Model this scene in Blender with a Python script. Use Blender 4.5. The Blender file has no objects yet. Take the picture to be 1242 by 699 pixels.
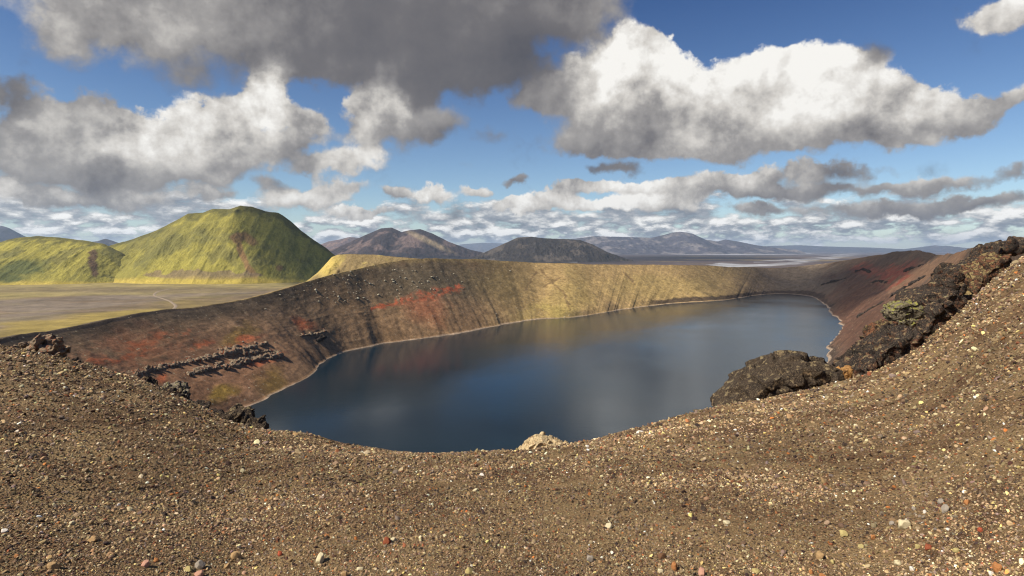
import bpy, math, random
import numpy as np
from mathutils import Vector
random.seed(7)
rng = np.random.default_rng(11)
S = bpy.context.scene
COL = S.collection

# ------------------------------------------------------------------ survey
# The photograph is used as a survey: a bearing (fx) and a slope (fy) read from it
# plus an estimated distance give a point of the land.  F is in its pixels.
F, CX, HY = 690.0, 621.0, 303.0
EYE = 60.0                       # eye height above the lake, metres
PLAIN = -3.0                     # the outwash plain round the crater


def at(x, y, Y):
    """bearing x, slope y, forward distance Y -> point"""
    return np.array([(x - CX) / F * Y, Y, EYE - (y - HY) / F * Y])


def on_plane(x, y, z=0.0):
    Y = (EYE - z) * F / (y - HY)
    return at(x, y, Y)


def bearing(P):
    P = np.asarray(P)
    Y = np.maximum(P[..., 1], 1e-3)
    return CX + F * P[..., 0] / Y, HY + F * (EYE - P[..., 2]) / Y


# ------------------------------------------------------------------ noise
def _h(ix, iy, iz, seed):
    n = (ix.astype(np.uint32) * np.uint32(374761393) + iy.astype(np.uint32) * np.uint32(668265263)
         + iz.astype(np.uint32) * np.uint32(2147483647) + np.uint32((seed * 974711 + 13) & 0xffffffff))
    n = (n ^ (n >> np.uint32(13))) * np.uint32(1274126177)
    n = n ^ (n >> np.uint32(16))
    n = (n * np.uint32(2246822519)) ^ (n >> np.uint32(11))
    return (n & np.uint32(0xffffff)).astype(np.float64) / float(0xffffff)


def vnoise(x, y, z=None, seed=0):
    """smooth value noise in 0..1"""
    x = np.asarray(x, float); y = np.asarray(y, float)
    z = np.zeros_like(x) if z is None else np.asarray(z, float)
    x, y, z = np.broadcast_arrays(x, y, z)
    fx, fy, fz = np.floor(x), np.floor(y), np.floor(z)
    ix, iy, iz = fx.astype(np.int64), fy.astype(np.int64), fz.astype(np.int64)
    tx, ty, tz = x - fx, y - fy, z - fz
    tx = tx * tx * tx * (tx * (tx * 6 - 15) + 10)
    ty = ty * ty * ty * (ty * (ty * 6 - 15) + 10)
    tz = tz * tz * tz * (tz * (tz * 6 - 15) + 10)
    r = 0
    for dz, wz in ((0, 1 - tz), (1, tz)):
        for dy, wy in ((0, 1 - ty), (1, ty)):
            for dx, wx in ((0, 1 - tx), (1, tx)):
                r = r + _h(ix + dx, iy + dy, iz + dz, seed) * wx * wy * wz
    return r


def fbm(x, y, z=None, octaves=5, gain=0.5, lac=2.03, seed=0):
    """-0.5..0.5"""
    z = np.zeros_like(np.asarray(x, float)) if z is None else np.asarray(z, float)
    a, s, t, f = 1.0, 0.0, 0.0, 1.0
    for o in range(octaves):
        s = s + a * (vnoise(np.asarray(x) * f + 17.3 * o, np.asarray(y) * f - 9.1 * o, z * f + 3.7 * o, seed + o) - 0.5)
        t += a; a *= gain; f *= lac
    return s / t * 1.4


def ridged(x, y, z=None, octaves=4, seed=0):
    z = np.zeros_like(np.asarray(x, float)) if z is None else np.asarray(z, float)
    a, s, t, f = 1.0, 0.0, 0.0, 1.0
    for o in range(octaves):
        s = s + a * (1 - np.abs(2 * vnoise(np.asarray(x) * f + 7.7 * o, np.asarray(y) * f + 5.1 * o, z * f, seed + 31 * o) - 1))
        t += a; a *= 0.5; f *= 2.1
    return s / t


def sstep(a, b, x):
    t = np.clip((np.asarray(x, float) - a) / (b - a), 0, 1)
    return t * t * (3 - 2 * t)


def ell(px, py, cx, cy, rx, ry, rot=0.0, soft=0.5):
    c, s = math.cos(math.radians(rot)), math.sin(math.radians(rot))
    dx, dy = px - cx, py - cy
    u, v = (c * dx + s * dy) / rx, (-s * dx + c * dy) / ry
    return 1 - sstep(1 - soft, 1 + soft, np.sqrt(u * u + v * v))


def poly(px, py, pts, w):
    """1 on the polyline falling to 0 at width w"""
    best = np.full(np.shape(px), 1e9)
    for (x0, y0), (x1, y1) in zip(pts[:-1], pts[1:]):
        dx, dy = x1 - x0, y1 - y0
        t = np.clip(((px - x0) * dx + (py - y0) * dy) / (dx * dx + dy * dy), 0, 1)
        best = np.minimum(best, np.hypot(px - x0 - t * dx, py - y0 - t * dy))
    return 1 - sstep(w * 0.4, w, best)


def mixc(base, col, m):
    return base * (1 - m[..., None]) + np.array(col) * m[..., None]


def lin(r, g, b):
    f = lambda c: ((c / 255 + 0.055) / 1.055) ** 2.4 if c > 10 else c / 3294.6
    return (f(r), f(g), f(b))


# ------------------------------------------------------------------ mesh
def mesh_from(name, V, Fq, mat=None, smooth=True, colors=None, tri=False):
    me = bpy.data.meshes.new(name)
    V = np.asarray(V, np.float32).reshape(-1, 3)
    Fq = np.asarray(Fq, np.int32)
    k = Fq.shape[1]
    me.vertices.add(len(V)); me.vertices.foreach_set('co', V.ravel())
    me.loops.add(Fq.size); me.loops.foreach_set('vertex_index', Fq.ravel())
    me.polygons.add(len(Fq)); me.polygons.foreach_set('loop_start', np.arange(0, Fq.size, k, dtype=np.int32))
    me.update(calc_edges=True)
    me.validate()
    me.polygons.foreach_set('use_smooth', np.full(len(me.polygons), smooth, bool))
    for nm, C in (colors or {}).items():
        a = me.attributes.new(nm, 'FLOAT_COLOR', 'POINT')
        C = np.asarray(C, np.float32).reshape(len(V), -1)
        if C.shape[1] == 3:
            C = np.concatenate([C, np.ones((len(V), 1), np.float32)], 1)
        a.data.foreach_set('color', C.ravel())
    o = bpy.data.objects.new(name, me)
    COL.objects.link(o)
    if mat:
        me.materials.append(mat)
    return o


def grid_faces(nr, nc, wrap=False, flip=False):
    r = np.arange(nr - 1)[:, None]
    c = np.arange(nc if wrap else nc - 1)[None, :]
    c1 = (c + 1) % nc
    a, b, d, e = r * nc + c, r * nc + c1, (r + 1) * nc + c1, (r + 1) * nc + c
    q = np.stack([a, b, d, e], -1).reshape(-1, 4)
    return q[:, ::-1] if flip else q


def ico(sub):
    t = (1 + 5 ** 0.5) / 2
    v = np.array([(-1, t, 0), (1, t, 0), (-1, -t, 0), (1, -t, 0), (0, -1, t), (0, 1, t), (0, -1, -t), (0, 1, -t),
                  (t, 0, -1), (t, 0, 1), (-t, 0, -1), (-t, 0, 1)], float)
    v /= np.linalg.norm(v[0])
    f = np.array([(0, 11, 5), (0, 5, 1), (0, 1, 7), (0, 7, 10), (0, 10, 11), (1, 5, 9), (5, 11, 4), (11, 10, 2), (10, 7, 6),
                  (7, 1, 8), (3, 9, 4), (3, 4, 2), (3, 2, 6), (3, 6, 8), (3, 8, 9), (4, 9, 5), (2, 4, 11), (6, 2, 10), (8, 6, 7), (9, 8, 1)])
    for _ in range(sub):
        e = np.sort(np.concatenate([f[:, [0, 1]], f[:, [1, 2]], f[:, [2, 0]]]), 1)
        u, inv = np.unique(e, axis=0, return_inverse=True)
        inv = inv.reshape(-1)
        m = v[u].mean(1); m /= np.linalg.norm(m, axis=1)[:, None]
        n, k = len(v), len(f)
        a, b, c = inv[:k] + n, inv[k:2 * k] + n, inv[2 * k:] + n
        v = np.concatenate([v, m])
        f = np.concatenate([np.stack([f[:, 0], a, c], 1), np.stack([f[:, 1], b, a], 1), np.stack([f[:, 2], c, b], 1), np.stack([a, b, c], 1)])
    return v, f


def tag(o, kind=None, label=None, cat=None, group=None):
    if kind: o['kind'] = kind
    if label: o['label'] = label
    if cat: o['category'] = cat
    if group: o['group'] = group
    return o


# ------------------------------------------------------------------ node helpers
class NT:
    def __init__(self, tree):
        self.t = tree; self.n = tree.nodes; self.l = tree.links
        self.n.clear()

    def node(self, typ, **kw):
        nd = self.n.new(typ)
        for k, v in kw.items():
            setattr(nd, k, v)
        return nd

    def put(self, sock, v):
        if v is None: return
        if isinstance(v, bpy.types.NodeSocket): self.l.new(v, sock)
        else:
            if hasattr(sock.default_value, '__len__') and not hasattr(v, '__len__'):
                v = [v] * len(sock.default_value)
            if hasattr(v, '__len__') and len(sock.default_value) == 4 and len(v) == 3:
                v = tuple(v) + (1,)
            sock.default_value = v

    def m(self, op, a, b=None, c=None, clamp=False):
        nd = self.node('ShaderNodeMath', operation=op, use_clamp=clamp)
        for i, v in enumerate((a, b, c)): self.put(nd.inputs[i], v)
        return nd.outputs[0]

    def v(self, op, a, b=None, c=None, out=0):
        nd = self.node('ShaderNodeVectorMath', operation=op)
        for i, v in enumerate((a, b, c)):
            if v is not None: self.put(nd.inputs[i], v)
        return nd.outputs['Value'] if op in ('LENGTH', 'DOT_PRODUCT', 'DISTANCE') else nd.outputs[0]

    def scale(self, a, s):
        nd = self.node('ShaderNodeVectorMath', operation='SCALE')
        self.put(nd.inputs[0], a); self.put(nd.inputs['Scale'], s)
        return nd.outputs[0]

    def rng(self, x, a, b, c=0.0, d=1.0, smooth=False, clamp=True):
        nd = self.node('ShaderNodeMapRange', interpolation_type='SMOOTHSTEP' if smooth else 'LINEAR', clamp=clamp)
        for i, v in enumerate((x, a, b, c, d)): self.put(nd.inputs[i], v)
        return nd.outputs[0]

    def noise(self, vec, scale, detail=5, rough=0.55, dist=0.0, color=False, typ='FBM', lac=2.0):
        nd = self.node('ShaderNodeTexNoise', noise_type=typ)
        self.put(nd.inputs['Vector'], vec); self.put(nd.inputs['Scale'], scale); self.put(nd.inputs['Detail'], detail)
        self.put(nd.inputs['Roughness'], rough); self.put(nd.inputs['Distortion'], dist); self.put(nd.inputs['Lacunarity'], lac)
        return nd.outputs['Color' if color else 'Fac']

    def vor(self, vec, scale, feature='F1', rand=1.0, out='Distance'):
        nd = self.node('ShaderNodeTexVoronoi', feature=feature)
        self.put(nd.inputs['Vector'], vec); self.put(nd.inputs['Scale'], scale); self.put(nd.inputs['Randomness'], rand)
        return nd.outputs[out] if out else nd

    def mix(self, f, a, b, blend='MIX'):
        nd = self.node('ShaderNodeMix', data_type='RGBA', blend_type=blend)
        self.put(nd.inputs['Factor'], f); self.put(nd.inputs['A'], None)
        self.put(nd.inputs[6], a); self.put(nd.inputs[7], b)
        return nd.outputs[2]

    def mixf(self, f, a, b):
        nd = self.node('ShaderNodeMix', data_type='FLOAT')
        self.put(nd.inputs[0], f); self.put(nd.inputs[2], a); self.put(nd.inputs[3], b)
        return nd.outputs[0]

    def ramp(self, f, stops, interp='LINEAR'):
        nd = self.node('ShaderNodeValToRGB'); cr = nd.color_ramp; cr.interpolation = interp
        while len(cr.elements) > 1: cr.elements.remove(cr.elements[-1])
        cr.elements[0].position = stops[0][0]; cr.elements[0].color = tuple(stops[0][1]) + (1,)
        for p, c in stops[1:]:
            e = cr.elements.new(p); e.color = tuple(c) + (1,)
        self.put(nd.inputs[0], f)
        return nd.outputs[0]

    def attr(self, name, out='Color'):
        nd = self.node('ShaderNodeAttribute', attribute_name=name)
        return nd.outputs[out]

    def sep(self, v):
        nd = self.node('ShaderNodeSeparateXYZ'); self.put(nd.inputs[0], v)
        return nd.outputs[0], nd.outputs[1], nd.outputs[2]

    def comb(self, x, y, z):
        nd = self.node('ShaderNodeCombineXYZ')
        for i, v in enumerate((x, y, z)): self.put(nd.inputs[i], v)
        return nd.outputs[0]

    def bump(self, h, strength, dist, normal=None):
        nd = self.node('ShaderNodeBump')
        self.put(nd.inputs['Height'], h); self.put(nd.inputs['Strength'], strength); self.put(nd.inputs['Distance'], dist)
        if normal is not None: self.put(nd.inputs['Normal'], normal)
        return nd.outputs[0]


def material(name):
    m = bpy.data.materials.new(name); m.use_nodes = True
    T = NT(m.node_tree)
    out = T.node('ShaderNodeOutputMaterial'); b = T.node('ShaderNodeBsdfPrincipled')
    T.l.new(b.outputs[0], out.inputs[0])
    b.inputs['Roughness'].default_value = 0.95
    b.inputs['Specular IOR Level'].default_value = 0.15
    return m, T, b
# ------------------------------------------------------------------ light, sky, clouds
SUN = np.array([-0.61, -0.33, 0.72]); SUN /= np.linalg.norm(SUN)     # towards the sun
ld = bpy.data.lights.new('sun', 'SUN'); ld.energy = 5.0; ld.angle = math.radians(0.5); ld.color = (1.0, 0.93, 0.82)
lo = bpy.data.objects.new('sun', ld); COL.objects.link(lo)
lo.rotation_euler = Vector(SUN).to_track_quat('Z', 'Y').to_euler()
lo.location = (-30, -20, 120)

W = bpy.data.worlds.new('World'); S.world = W; W.use_nodes = True


def build_sky():
    T = NT(W.node_tree)
    out = T.node('ShaderNodeOutputWorld'); bg = T.node('ShaderNodeBackground')
    T.l.new(bg.outputs[0], out.inputs[0]); bg.inputs['Strength'].default_value = 0.085
    sky = T.node('ShaderNodeTexSky', sky_type='NISHITA', sun_disc=False)
    sky.sun_elevation = math.asin(SUN[2]); sky.sun_rotation = math.atan2(SUN[0], SUN[1])
    sky.altitude = 600; sky.air_density = 1.0; sky.dust_density = 0.3; sky.ozone_density = 3.0
    d = T.node('ShaderNodeTexCoord').outputs['Generated']
    x, y, z = T.sep(d)
    el = T.m('ARCSINE', z); az = T.m('ARCTAN2', x, y)
    P0 = T.comb(az, el, 0.0)
    w1 = T.v('SUBTRACT', T.noise(d, 5.5, 3, 0.5, color=True), (0.5, 0.5, 0.5))
    w2 = T.v('SUBTRACT', T.noise(d, 19.0, 5, 0.6, color=True), (0.5, 0.5, 0.5))
    P = T.v('MULTIPLY_ADD', w1, (0.10, 0.060, 0), P0)
    P = T.v('MULTIPLY_ADD', w2, (0.075, 0.055, 0), P)
    acc = None
    # every cloud mass: bearing, slope, half sizes, tilt, thickness, brightness, top-to-bottom brightening
    for (cx, cy, rx, ry, rot, w, b, k) in CLOUDS:
        a = math.atan((cx - CX) / F); e = math.atan((HY - cy) / F * math.cos(a))
        mp = T.node('ShaderNodeMapping', vector_type='TEXTURE')
        T.put(mp.inputs['Vector'], P)
        mp.inputs['Location'].default_value = (a, e, 0)
        mp.inputs['Rotation'].default_value = (0, 0, math.radians(rot))
        c2 = math.cos(a) ** 2
        mp.inputs['Scale'].default_value = (1.25 * rx / F * (0.35 + 0.65 * c2), 1.25 * ry / F * math.cos(a), 1)
        v = mp.outputs[0]
        g = T.rng(T.v('LENGTH', v), 1.0, 0.0, 0.0, w, smooth=True)
        br = T.m('MULTIPLY_ADD', T.sep(v)[1], k, b)
        c = T.comb(1.0, br, 0.0)
        acc = T.v('MULTIPLY', c, g) if acc is None else T.v('MULTIPLY_ADD', c, g, acc)
        P = T.v('MULTIPLY_ADD', acc, (1e-7, 1e-7, 0), P)
    D, B, _ = T.sep(acc)
    bright = T.m('DIVIDE', B, T.m('ADD', D, 0.02))
    # billows: the difference of the same noise a step towards the sun
    sd = Vector((-0.035, -0.005, 0.045))
    n1 = T.noise(d, 7.0, 9, 0.53)
    n2 = T.noise(T.v('ADD', d, tuple(sd)), 7.0, 5, 0.5)
    n3 = T.noise(T.v('ADD', d, tuple(sd * 0.35)), 26.0, 6, 0.6)
    n4 = T.noise(d, 26.0, 6, 0.6)
    def heaps(v):
        nd = T.node('ShaderNodeTexVoronoi', feature='F1'); nd.normalize = True
        T.put(nd.inputs['Vector'], v); nd.inputs['Scale'].default_value = 15.0; nd.inputs['Detail'].default_value = 3.0; nd.inputs['Roughness'].default_value = 0.55
        return nd.outputs['Distance']
    dw = T.v('MULTIPLY_ADD', w2, (0.06, 0.06, 0.06), d)
    v1, v2 = heaps(dw), heaps(T.v('ADD', dw, tuple(sd * 0.6)))
    puff = T.rng(bright, 0.35, 0.75, 0.15, 1.0)
    dens = T.m('MULTIPLY_ADD', T.m('SUBTRACT', n1, 0.5), 1.9, D)
    dens = T.m('MULTIPLY_ADD', T.m('MULTIPLY', T.m('SUBTRACT', 0.36, v1), puff), 1.3, dens)
    dens = T.m('MULTIPLY_ADD', T.m('SUBTRACT', n4, 0.5), 0.7, dens)
    alpha = T.rng(dens, T.mixf(puff, 0.14, 0.26), T.mixf(puff, 0.78, 0.56), smooth=True)
    relief = T.m('MULTIPLY', T.m('SUBTRACT', n1, n2), 1.7)
    relief = T.m('MULTIPLY_ADD', T.m('SUBTRACT', v2, v1), 0.30, relief)
    relief = T.m('MULTIPLY_ADD', T.m('SUBTRACT', n4, n3), 0.75, relief)
    lit = T.m('ADD', bright, T.m('MULTIPLY', relief, T.rng(bright, 0.25, 0.75, 0.22, 1.0)))
    cc = T.ramp(lit, [(0.0, (0.085, 0.085, 0.10)), (0.25, (0.145, 0.138, 0.145)), (0.5, (0.31, 0.295, 0.285)), (0.75, (0.60, 0.57, 0.53)), (1.0, (0.86, 0.84, 0.80))])
    # far cloud deck: small flat-based heaps that shrink towards the horizon
    low = T.rng(el, 0.075, 0.03, smooth=True)
    def deck(de):
        e2 = T.m('ADD', el, de)
        q1 = T.comb(T.m('MULTIPLY', az, 11.0), T.m('MULTIPLY', e2, 26.0), 1.3)
        q2 = T.comb(T.m('MULTIPLY', az, 23.0), T.m('MULTIPLY', e2, 58.0), 4.1)
        return T.mixf(low, T.noise(q1, 1.0, 8, 0.58), T.noise(q2, 1.0, 7, 0.58))
    f1, f2 = deck(0.0), deck(0.010)
    cover = T.m('MULTIPLY', T.rng(el, 0.135, 0.055, smooth=True), T.rng(el, -0.004, 0.014, 0.25, 0.92))
    broad = T.noise(T.comb(T.m('MULTIPLY', az, 4.0), T.m('MULTIPLY', el, 17.0), 7.7), 1.0, 3, .5)
    cover = T.m('MULTIPLY_ADD', T.m('SUBTRACT', broad, .5), .9, cover)
    fa = T.rng(T.m('MULTIPLY_ADD', cover, 0.36, f1), 0.70, 0.83, smooth=True)
    fl = T.m('MULTIPLY_ADD', T.m('SUBTRACT', f1, f2), 4.2, 0.42)
    fc = T.ramp(fl, [(0.0, (0.19, 0.205, 0.245)), (0.35, (0.32, 0.33, 0.36)), (0.6, (0.60, 0.59, 0.58)), (0.85, (0.92, 0.89, 0.85)), (1.0, (1.0, 0.97, 0.93))])
    base = T.v('MULTIPLY', sky.outputs[0], T.mix(T.rng(el, 0.02, 0.42), (1.0, 1.04, 1.04), (0.36, 0.51, 0.74)))
    c = T.mix(T.m('MULTIPLY', fa, 0.93), base, T.scale(fc, 10.0))
    c = T.mix(alpha, c, T.scale(cc, 10.0))
    T.put(bg.inputs['Color'], c)


SKYTINT = (0.80, 0.92, 1.15)
CLOUDS = [
    # dark sheet across the upper left
    (110, 20, 110, 58, 0, 1.0, .50, .05), (250, 10, 150, 58, 0, 1.1, .46, .08), (400, 14, 180, 78, 0, 1.2, .29, .10), (540, 24, 180, 80, 0, 1.2, .20, .10),
    (690, 0, 90, 46, 0, 1.0, .36, .1), (590, 80, 115, 46, -8, 1.0, .12, .0), (440, 82, 110, 30, 0, .7, .24, .0), (340, 80, 90, 30, 0, .6, .30, 0), (250, 92, 90, 26, 0, .4, .32, .0), (500, 105, 50, 26, 0, .6, .18, 0),
    # white and grey heap over the green hill
    (318, 112, 46, 26, 50, 1.0, .94, .0), (262, 150, 80, 34, 22, 1.1, .90, .10), (185, 165, 70, 36, 0, 1.0, .84, .12), (100, 138, 80, 30, 8, 1.0, .60, .15),
    (40, 165, 60, 40, 0, 1.1, .58, .2), (60, 200, 120, 34, 0, 1.1, .46, .14), (170, 205, 110, 30, 0, 1.1, .46, .14), (280, 190, 80, 34, 10, 1.0, .56, .16),
    (360, 140, 50, 26, 0, .9, .70, .1), (385, 165, 40, 30, 20, .8, .60, .1), (345, 180, 36, 24, 0, .7, .56, .1), (10, 118, 50, 24, 0, .8, .28, 0), (115, 125, 50, 18, 0, .5, .36, 0),
    # middle
    (462, 122, 40, 32, 40, 1.0, .74, .1), (450, 155, 46, 34, 30, 1.0, .58, .12), (510, 158, 66, 28, 15, .9, .36, .12), (415, 200, 48, 18, 12, .85, .62, .1), (505, 118, 40, 22, 0, .6, .22, 0), (370, 205, 34, 14, 0, .6, .56, .1),
    # great cumulus on the right
    (778, 60, 50, 40, 10, 1.2, .94, .08), (800, 85, 46, 44, 0, 1.2, .94, .1), (735, 95, 66, 52, 0, 1.2, .80, .12), (665, 118, 60, 26, 10, .9, .46, .1), (640, 135, 40, 24, 0, .6, .30, 0),
    (745, 150, 100, 40, 0, 1.2, .44, .14), (740, 178, 80, 18, 0, 1.0, .42, .05), (835, 150, 100, 46, 0, 1.2, .62, .12), (880, 105, 60, 44, 0, 1.2, .84, .10), (930, 108, 60, 44, 0, 1.2, .86, .10), (980, 82, 52, 32, 0, 1.2, 1.0, .04), (1000, 115, 100, 44, 0, 1.2, .90, .12),
    (1085, 128, 90, 34, -6, 1.2, .80, .12), (900, 165, 140, 28, 0, 1.2, .58, .15), (1040, 160, 130, 30, 0, 1.1, .60, .15), (1140, 150, 90, 24, 0, .9, .56, .12), (1205, 130, 70, 20, 8, .9, .58, .15),
    (738, 205, 40, 12, 0, .9, .28, .0), (1068, 66, 40, 22, 20, .5, .26, 0), (1232, 8, 40, 22, 0, .9, .72, 0),
    (905, 214, 100, 17, 0, 1.0, .70, .25), (860, 230, 110, 13, 0, 1.0, .56, .2), (760, 228, 90, 12, 0, .9, .70, .2), (1000, 228, 90, 15, 0, .9, .44, .2), (1030, 205, 60, 12, 0, .7, .42, .1),
    # small ones
    (575, 232, 34, 9, 0, .8, .66, .25), (470, 236, 24, 9, 0, .75, .60, .2), (400, 228, 40, 12, 0, .8, .56, .2), (330, 222, 30, 12, 0, .7, .44, .15), (585, 165, 34, 14, 0, .42, .34, .1), (560, 195, 26, 9, 0, .4, .42, .1), (690, 236, 46, 12, 0, .9, .74, .25), (800, 246, 60, 11, 0, .9, .70, .25), (1120, 222, 60, 11, 0, .75, .46, .2), (1215, 215, 40, 12, 0, .65, .42, .2), (930, 250, 70, 10, 0, .8, .56, .25), (30, 232, 60, 12, 0, .8, .60, .2),
    (617, 218, 20, 9, 0, .9, .40, .1), (517, 240, 26, 11, 0, 1.0, .74, .25), (370, 238, 60, 13, 0, 1.0, .66, .25), (640, 247, 60, 13, 0, 1.0, .84, .25), (720, 255, 60, 12, 0, .9, .80, .25),
    (1180, 243, 90, 12, 0, .8, .42, .2), (1060, 250, 90, 12, 0, .8, .46, .2), (60, 245, 100, 14, 0, .9, .62, .25), (160, 240, 60, 16, 0, .9, .56, .25), (250, 236, 40, 10, 0, .6, .55, .1), (440, 257, 50, 10, 0, .9, .76, .2),
]
build_sky()
# ------------------------------------------------------------------ materials
def zone_material(name, scales, bumps, spread=0.5, attr='zone', rough=0.95, speck=None):
    """ground whose own colour comes from the mapped zones, broken up by noise at several sizes"""
    m, T, b = material(name)
    pos = T.node('ShaderNodeTexCoord').outputs['Object']
    c = T.attr(attr)
    h = None
    for i, (sc, amt) in enumerate(scales):
        n = T.noise(pos, sc, 6, 0.6)
        f = T.rng(n, 0.25, 0.75, 1 - amt, 1 + amt)
        c = T.scale(c, f)
        h = n if h is None else T.m('MULTIPLY_ADD', n, 1.0 / (i + 1.5), h)
    if speck:
        sc, col, lo_, hi_ = speck
        vn = T.vor(pos, sc, out=None)
        pick = T.rng(T.sep(vn.outputs['Color'])[0], lo_, hi_)
        dot = T.rng(vn.outputs['Distance'], 0.42, 0.25)
        c = T.mix(T.m('MULTIPLY', pick, dot), c, col)
    T.put(b.inputs['Base Color'], c)
    b.inputs['Roughness'].default_value = rough
    T.put(b.inputs['Normal'], T.bump(h, bumps[0], bumps[1]))
    return m


def cr_spline(P, n, closed=True):
    """centripetal-ish Catmull-Rom through control rows, n samples even in arc length of the first two columns"""
    P = np.asarray(P, float); k = len(P)
    out = []
    for i in range(k if closed else k - 1):
        p0, p1, p2, p3 = (P[(i + j - 1) % k] if closed else P[min(max(i + j - 1, 0), k - 1)] for j in range(4))
        t = np.linspace(0, 1, 60, endpoint=False)[:, None]
        out.append(0.5 * (2 * p1 + (p2 - p0) * t + (2 * p0 - 5 * p1 + 4 * p2 - p3) * t * t + (3 * p1 - p0 - 3 * p2 + p3) * t ** 3))
    Q = np.concatenate(out)
    if closed: Q = np.concatenate([Q, Q[:1]])
    L = np.concatenate([[0], np.cumsum(np.hypot(*(Q[1:, :2] - Q[:-1, :2]).T))])
    s = np.linspace(0, L[-1], n + 1)[:-1] if closed else np.linspace(0, L[-1], n)
    return np.stack([np.interp(s, L, Q[:, i]) for i in range(Q.shape[1])], 1)


# ------------------------------------------------------------------ the crater: shore and rim, paired all the way round
def SH(x, y):
    p = on_plane(x, y); return [p[0], p[1]]


def RM(x, y, Y):
    return list(at(x, y, Y))


PAIR = [  # shore (x, y)          rim (x, y, z)
    ([-20, 137], [-30, 34, 30]), ([-62, 138], [-82, 72, 34]), ([-93, 152], [-128, 112, 34]), ([-107, 182], [-147, 165, 35]),
    (SH(305, 490), RM(80, 398, 195)), (SH(335, 478), RM(170, 381, 232)), (SH(372, 460), RM(250, 370, 272)), (SH(392, 441), RM(320, 358, 315)),
    (SH(415, 429), RM(370, 343, 350)), (SH(450, 420), RM(420, 329, 385)), (SH(510, 411), RM(470, 319, 425)), (SH(560, 404), RM(520, 314, 462)),
    (SH(610, 394), RM(575, 315, 515)), (SH(650, 388), RM(640, 318.5, 575)), (SH(690, 385.5), RM(690, 320, 610)), (SH(725, 380.5), RM(740, 321, 665)),
    (SH(770, 373.5), RM(790, 321.5, 720)), (SH(820, 368), RM(850, 322.5, 780)), (SH(880, 364), RM(900, 324, 840)), (SH(925, 357.5), RM(940, 325, 880)),
    (SH(958, 356.8), RM(985, 322, 880)), (SH(985, 360.5), RM(1020, 316.5, 820)), (SH(1001, 370), RM(1060, 310, 720)), (SH(1008, 380), RM(1090, 305, 620)),
    (SH(1018, 390), RM(1112, 304, 530)), (SH(1020, 402), RM(1125, 307, 440)), (SH(1009, 414), RM(1140, 309, 370)), (SH(1004, 430), RM(1152, 309, 300)),
    (SH(1004, 446), RM(1168, 305, 230)), ([172, 275], RM(1190, 300, 180)), ([158, 235], RM(1215, 294, 150)), ([135, 200], RM(1250, 288, 122)),
    ([105, 175], [104, 88, 60]), ([65, 155], [74, 52, 44]), ([22, 143], [28, 30, 34]),
]
NS, NT_, NO = 1700, 230, 60
ctl = cr_spline([a + b for a, b in PAIR], NS)
shore, rim = ctl[:, :2].copy(), ctl[:, 2:5].copy()
sarc = np.concatenate([[0], np.cumsum(np.hypot(*(shore[1:] - shore[:-1]).T))])
# wander of the waterline
tang = np.roll(shore, -1, 0) - np.roll(shore, 1, 0); tang /= np.linalg.norm(tang, axis=1)[:, None]
outw = np.stack([tang[:, 1], -tang[:, 0]], 1)
flip = np.sign(((rim[:, :2] - shore) * outw).sum(1).mean()); outw *= flip
shore += outw * (fbm(shore[:, 0] / 14, shore[:, 1] / 14, seed=3) * 4.0 * sstep(0, 1, 1))[:, None]
rim[:, 2] += fbm(rim[:, 0] / 40, rim[:, 1] / 40, seed=5) * 1.6 + fbm(rim[:, 0] / 6, rim[:, 1] / 6, seed=6) * 0.5
rdir = rim[:, :2] - shore; rlen = np.linalg.norm(rdir, axis=1); rdir /= rlen[:, None]

tt = np.concatenate([np.linspace(-0.06, 1, NT_), 1 + np.linspace(0, 1, NO + 1)[1:] ** 1.3])
s_, t_ = np.meshgrid(np.arange(NS), tt, indexing='xy')             # rows t, columns s
ti = np.minimum(t_, 1.0)
hor = shore[None] + (rdir * rlen[:, None])[None] * ti[..., None]
prof = np.where(ti < 0.03, ti * 0.55, 0.0165 + (ti - 0.03) / 0.97 * (1 - 0.0165))
prof = prof + 0.05 * np.sin(np.pi * np.clip(ti, 0, 1)) * (0.3 - ti)
z = np.where(ti < 0, ti * 8.0, rim[None, :, 2] * prof)
# outer flank: rounded crest, then down to the plain
to = np.clip(t_ - 1, 0, 1)
OUT = 95.0
hor = hor + rdir[None] * (to * OUT)[..., None]
zo = rim[None, :, 2] - (rim[None, :, 2] - (PLAIN - 1.5)) * np.clip(1.12 * (to ** 1.35) , 0, 1)
z = np.where(t_ > 1, zo, z)
arc = (sarc[None] + 0 * t_)
ws = sstep(0.0, 0.12, t_) * (1 - 0.6 * sstep(0.88, 1.05, t_))
gul = ridged(arc / 13, t_ * 1.7 + arc / 90, seed=9) - 0.6
gul2 = fbm(arc / 3.2, t_ * 5, seed=19, octaves=3)
shx = bearing(np.concatenate([shore, np.zeros((NS, 1))], 1))[0][None]
calm = 1 - .75 * sstep(560, 640, shx) * (1 - sstep(940, 1000, shx))     # the grassed wall is even
z = z + ws * (gul * 0.40 * calm + gul2 * 0.30 * calm + fbm(hor[..., 0] / 30, hor[..., 1] / 30, z / 30, seed=8) * 3.5 * np.sin(np.pi * np.clip(t_, 0, 1)))
z = z + 0.30 * ws * fbm(hor[..., 0] / 2.4, hor[..., 1] / 2.4, z / 2.4, seed=23, octaves=4) + 0.35 * ws * (ridged(hor[..., 0] / 7, hor[..., 1] / 7, z / 3, seed=27) - .6)
P = np.concatenate([hor, z[..., None]], -1)
wpx, wpy = bearing(P)

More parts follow.
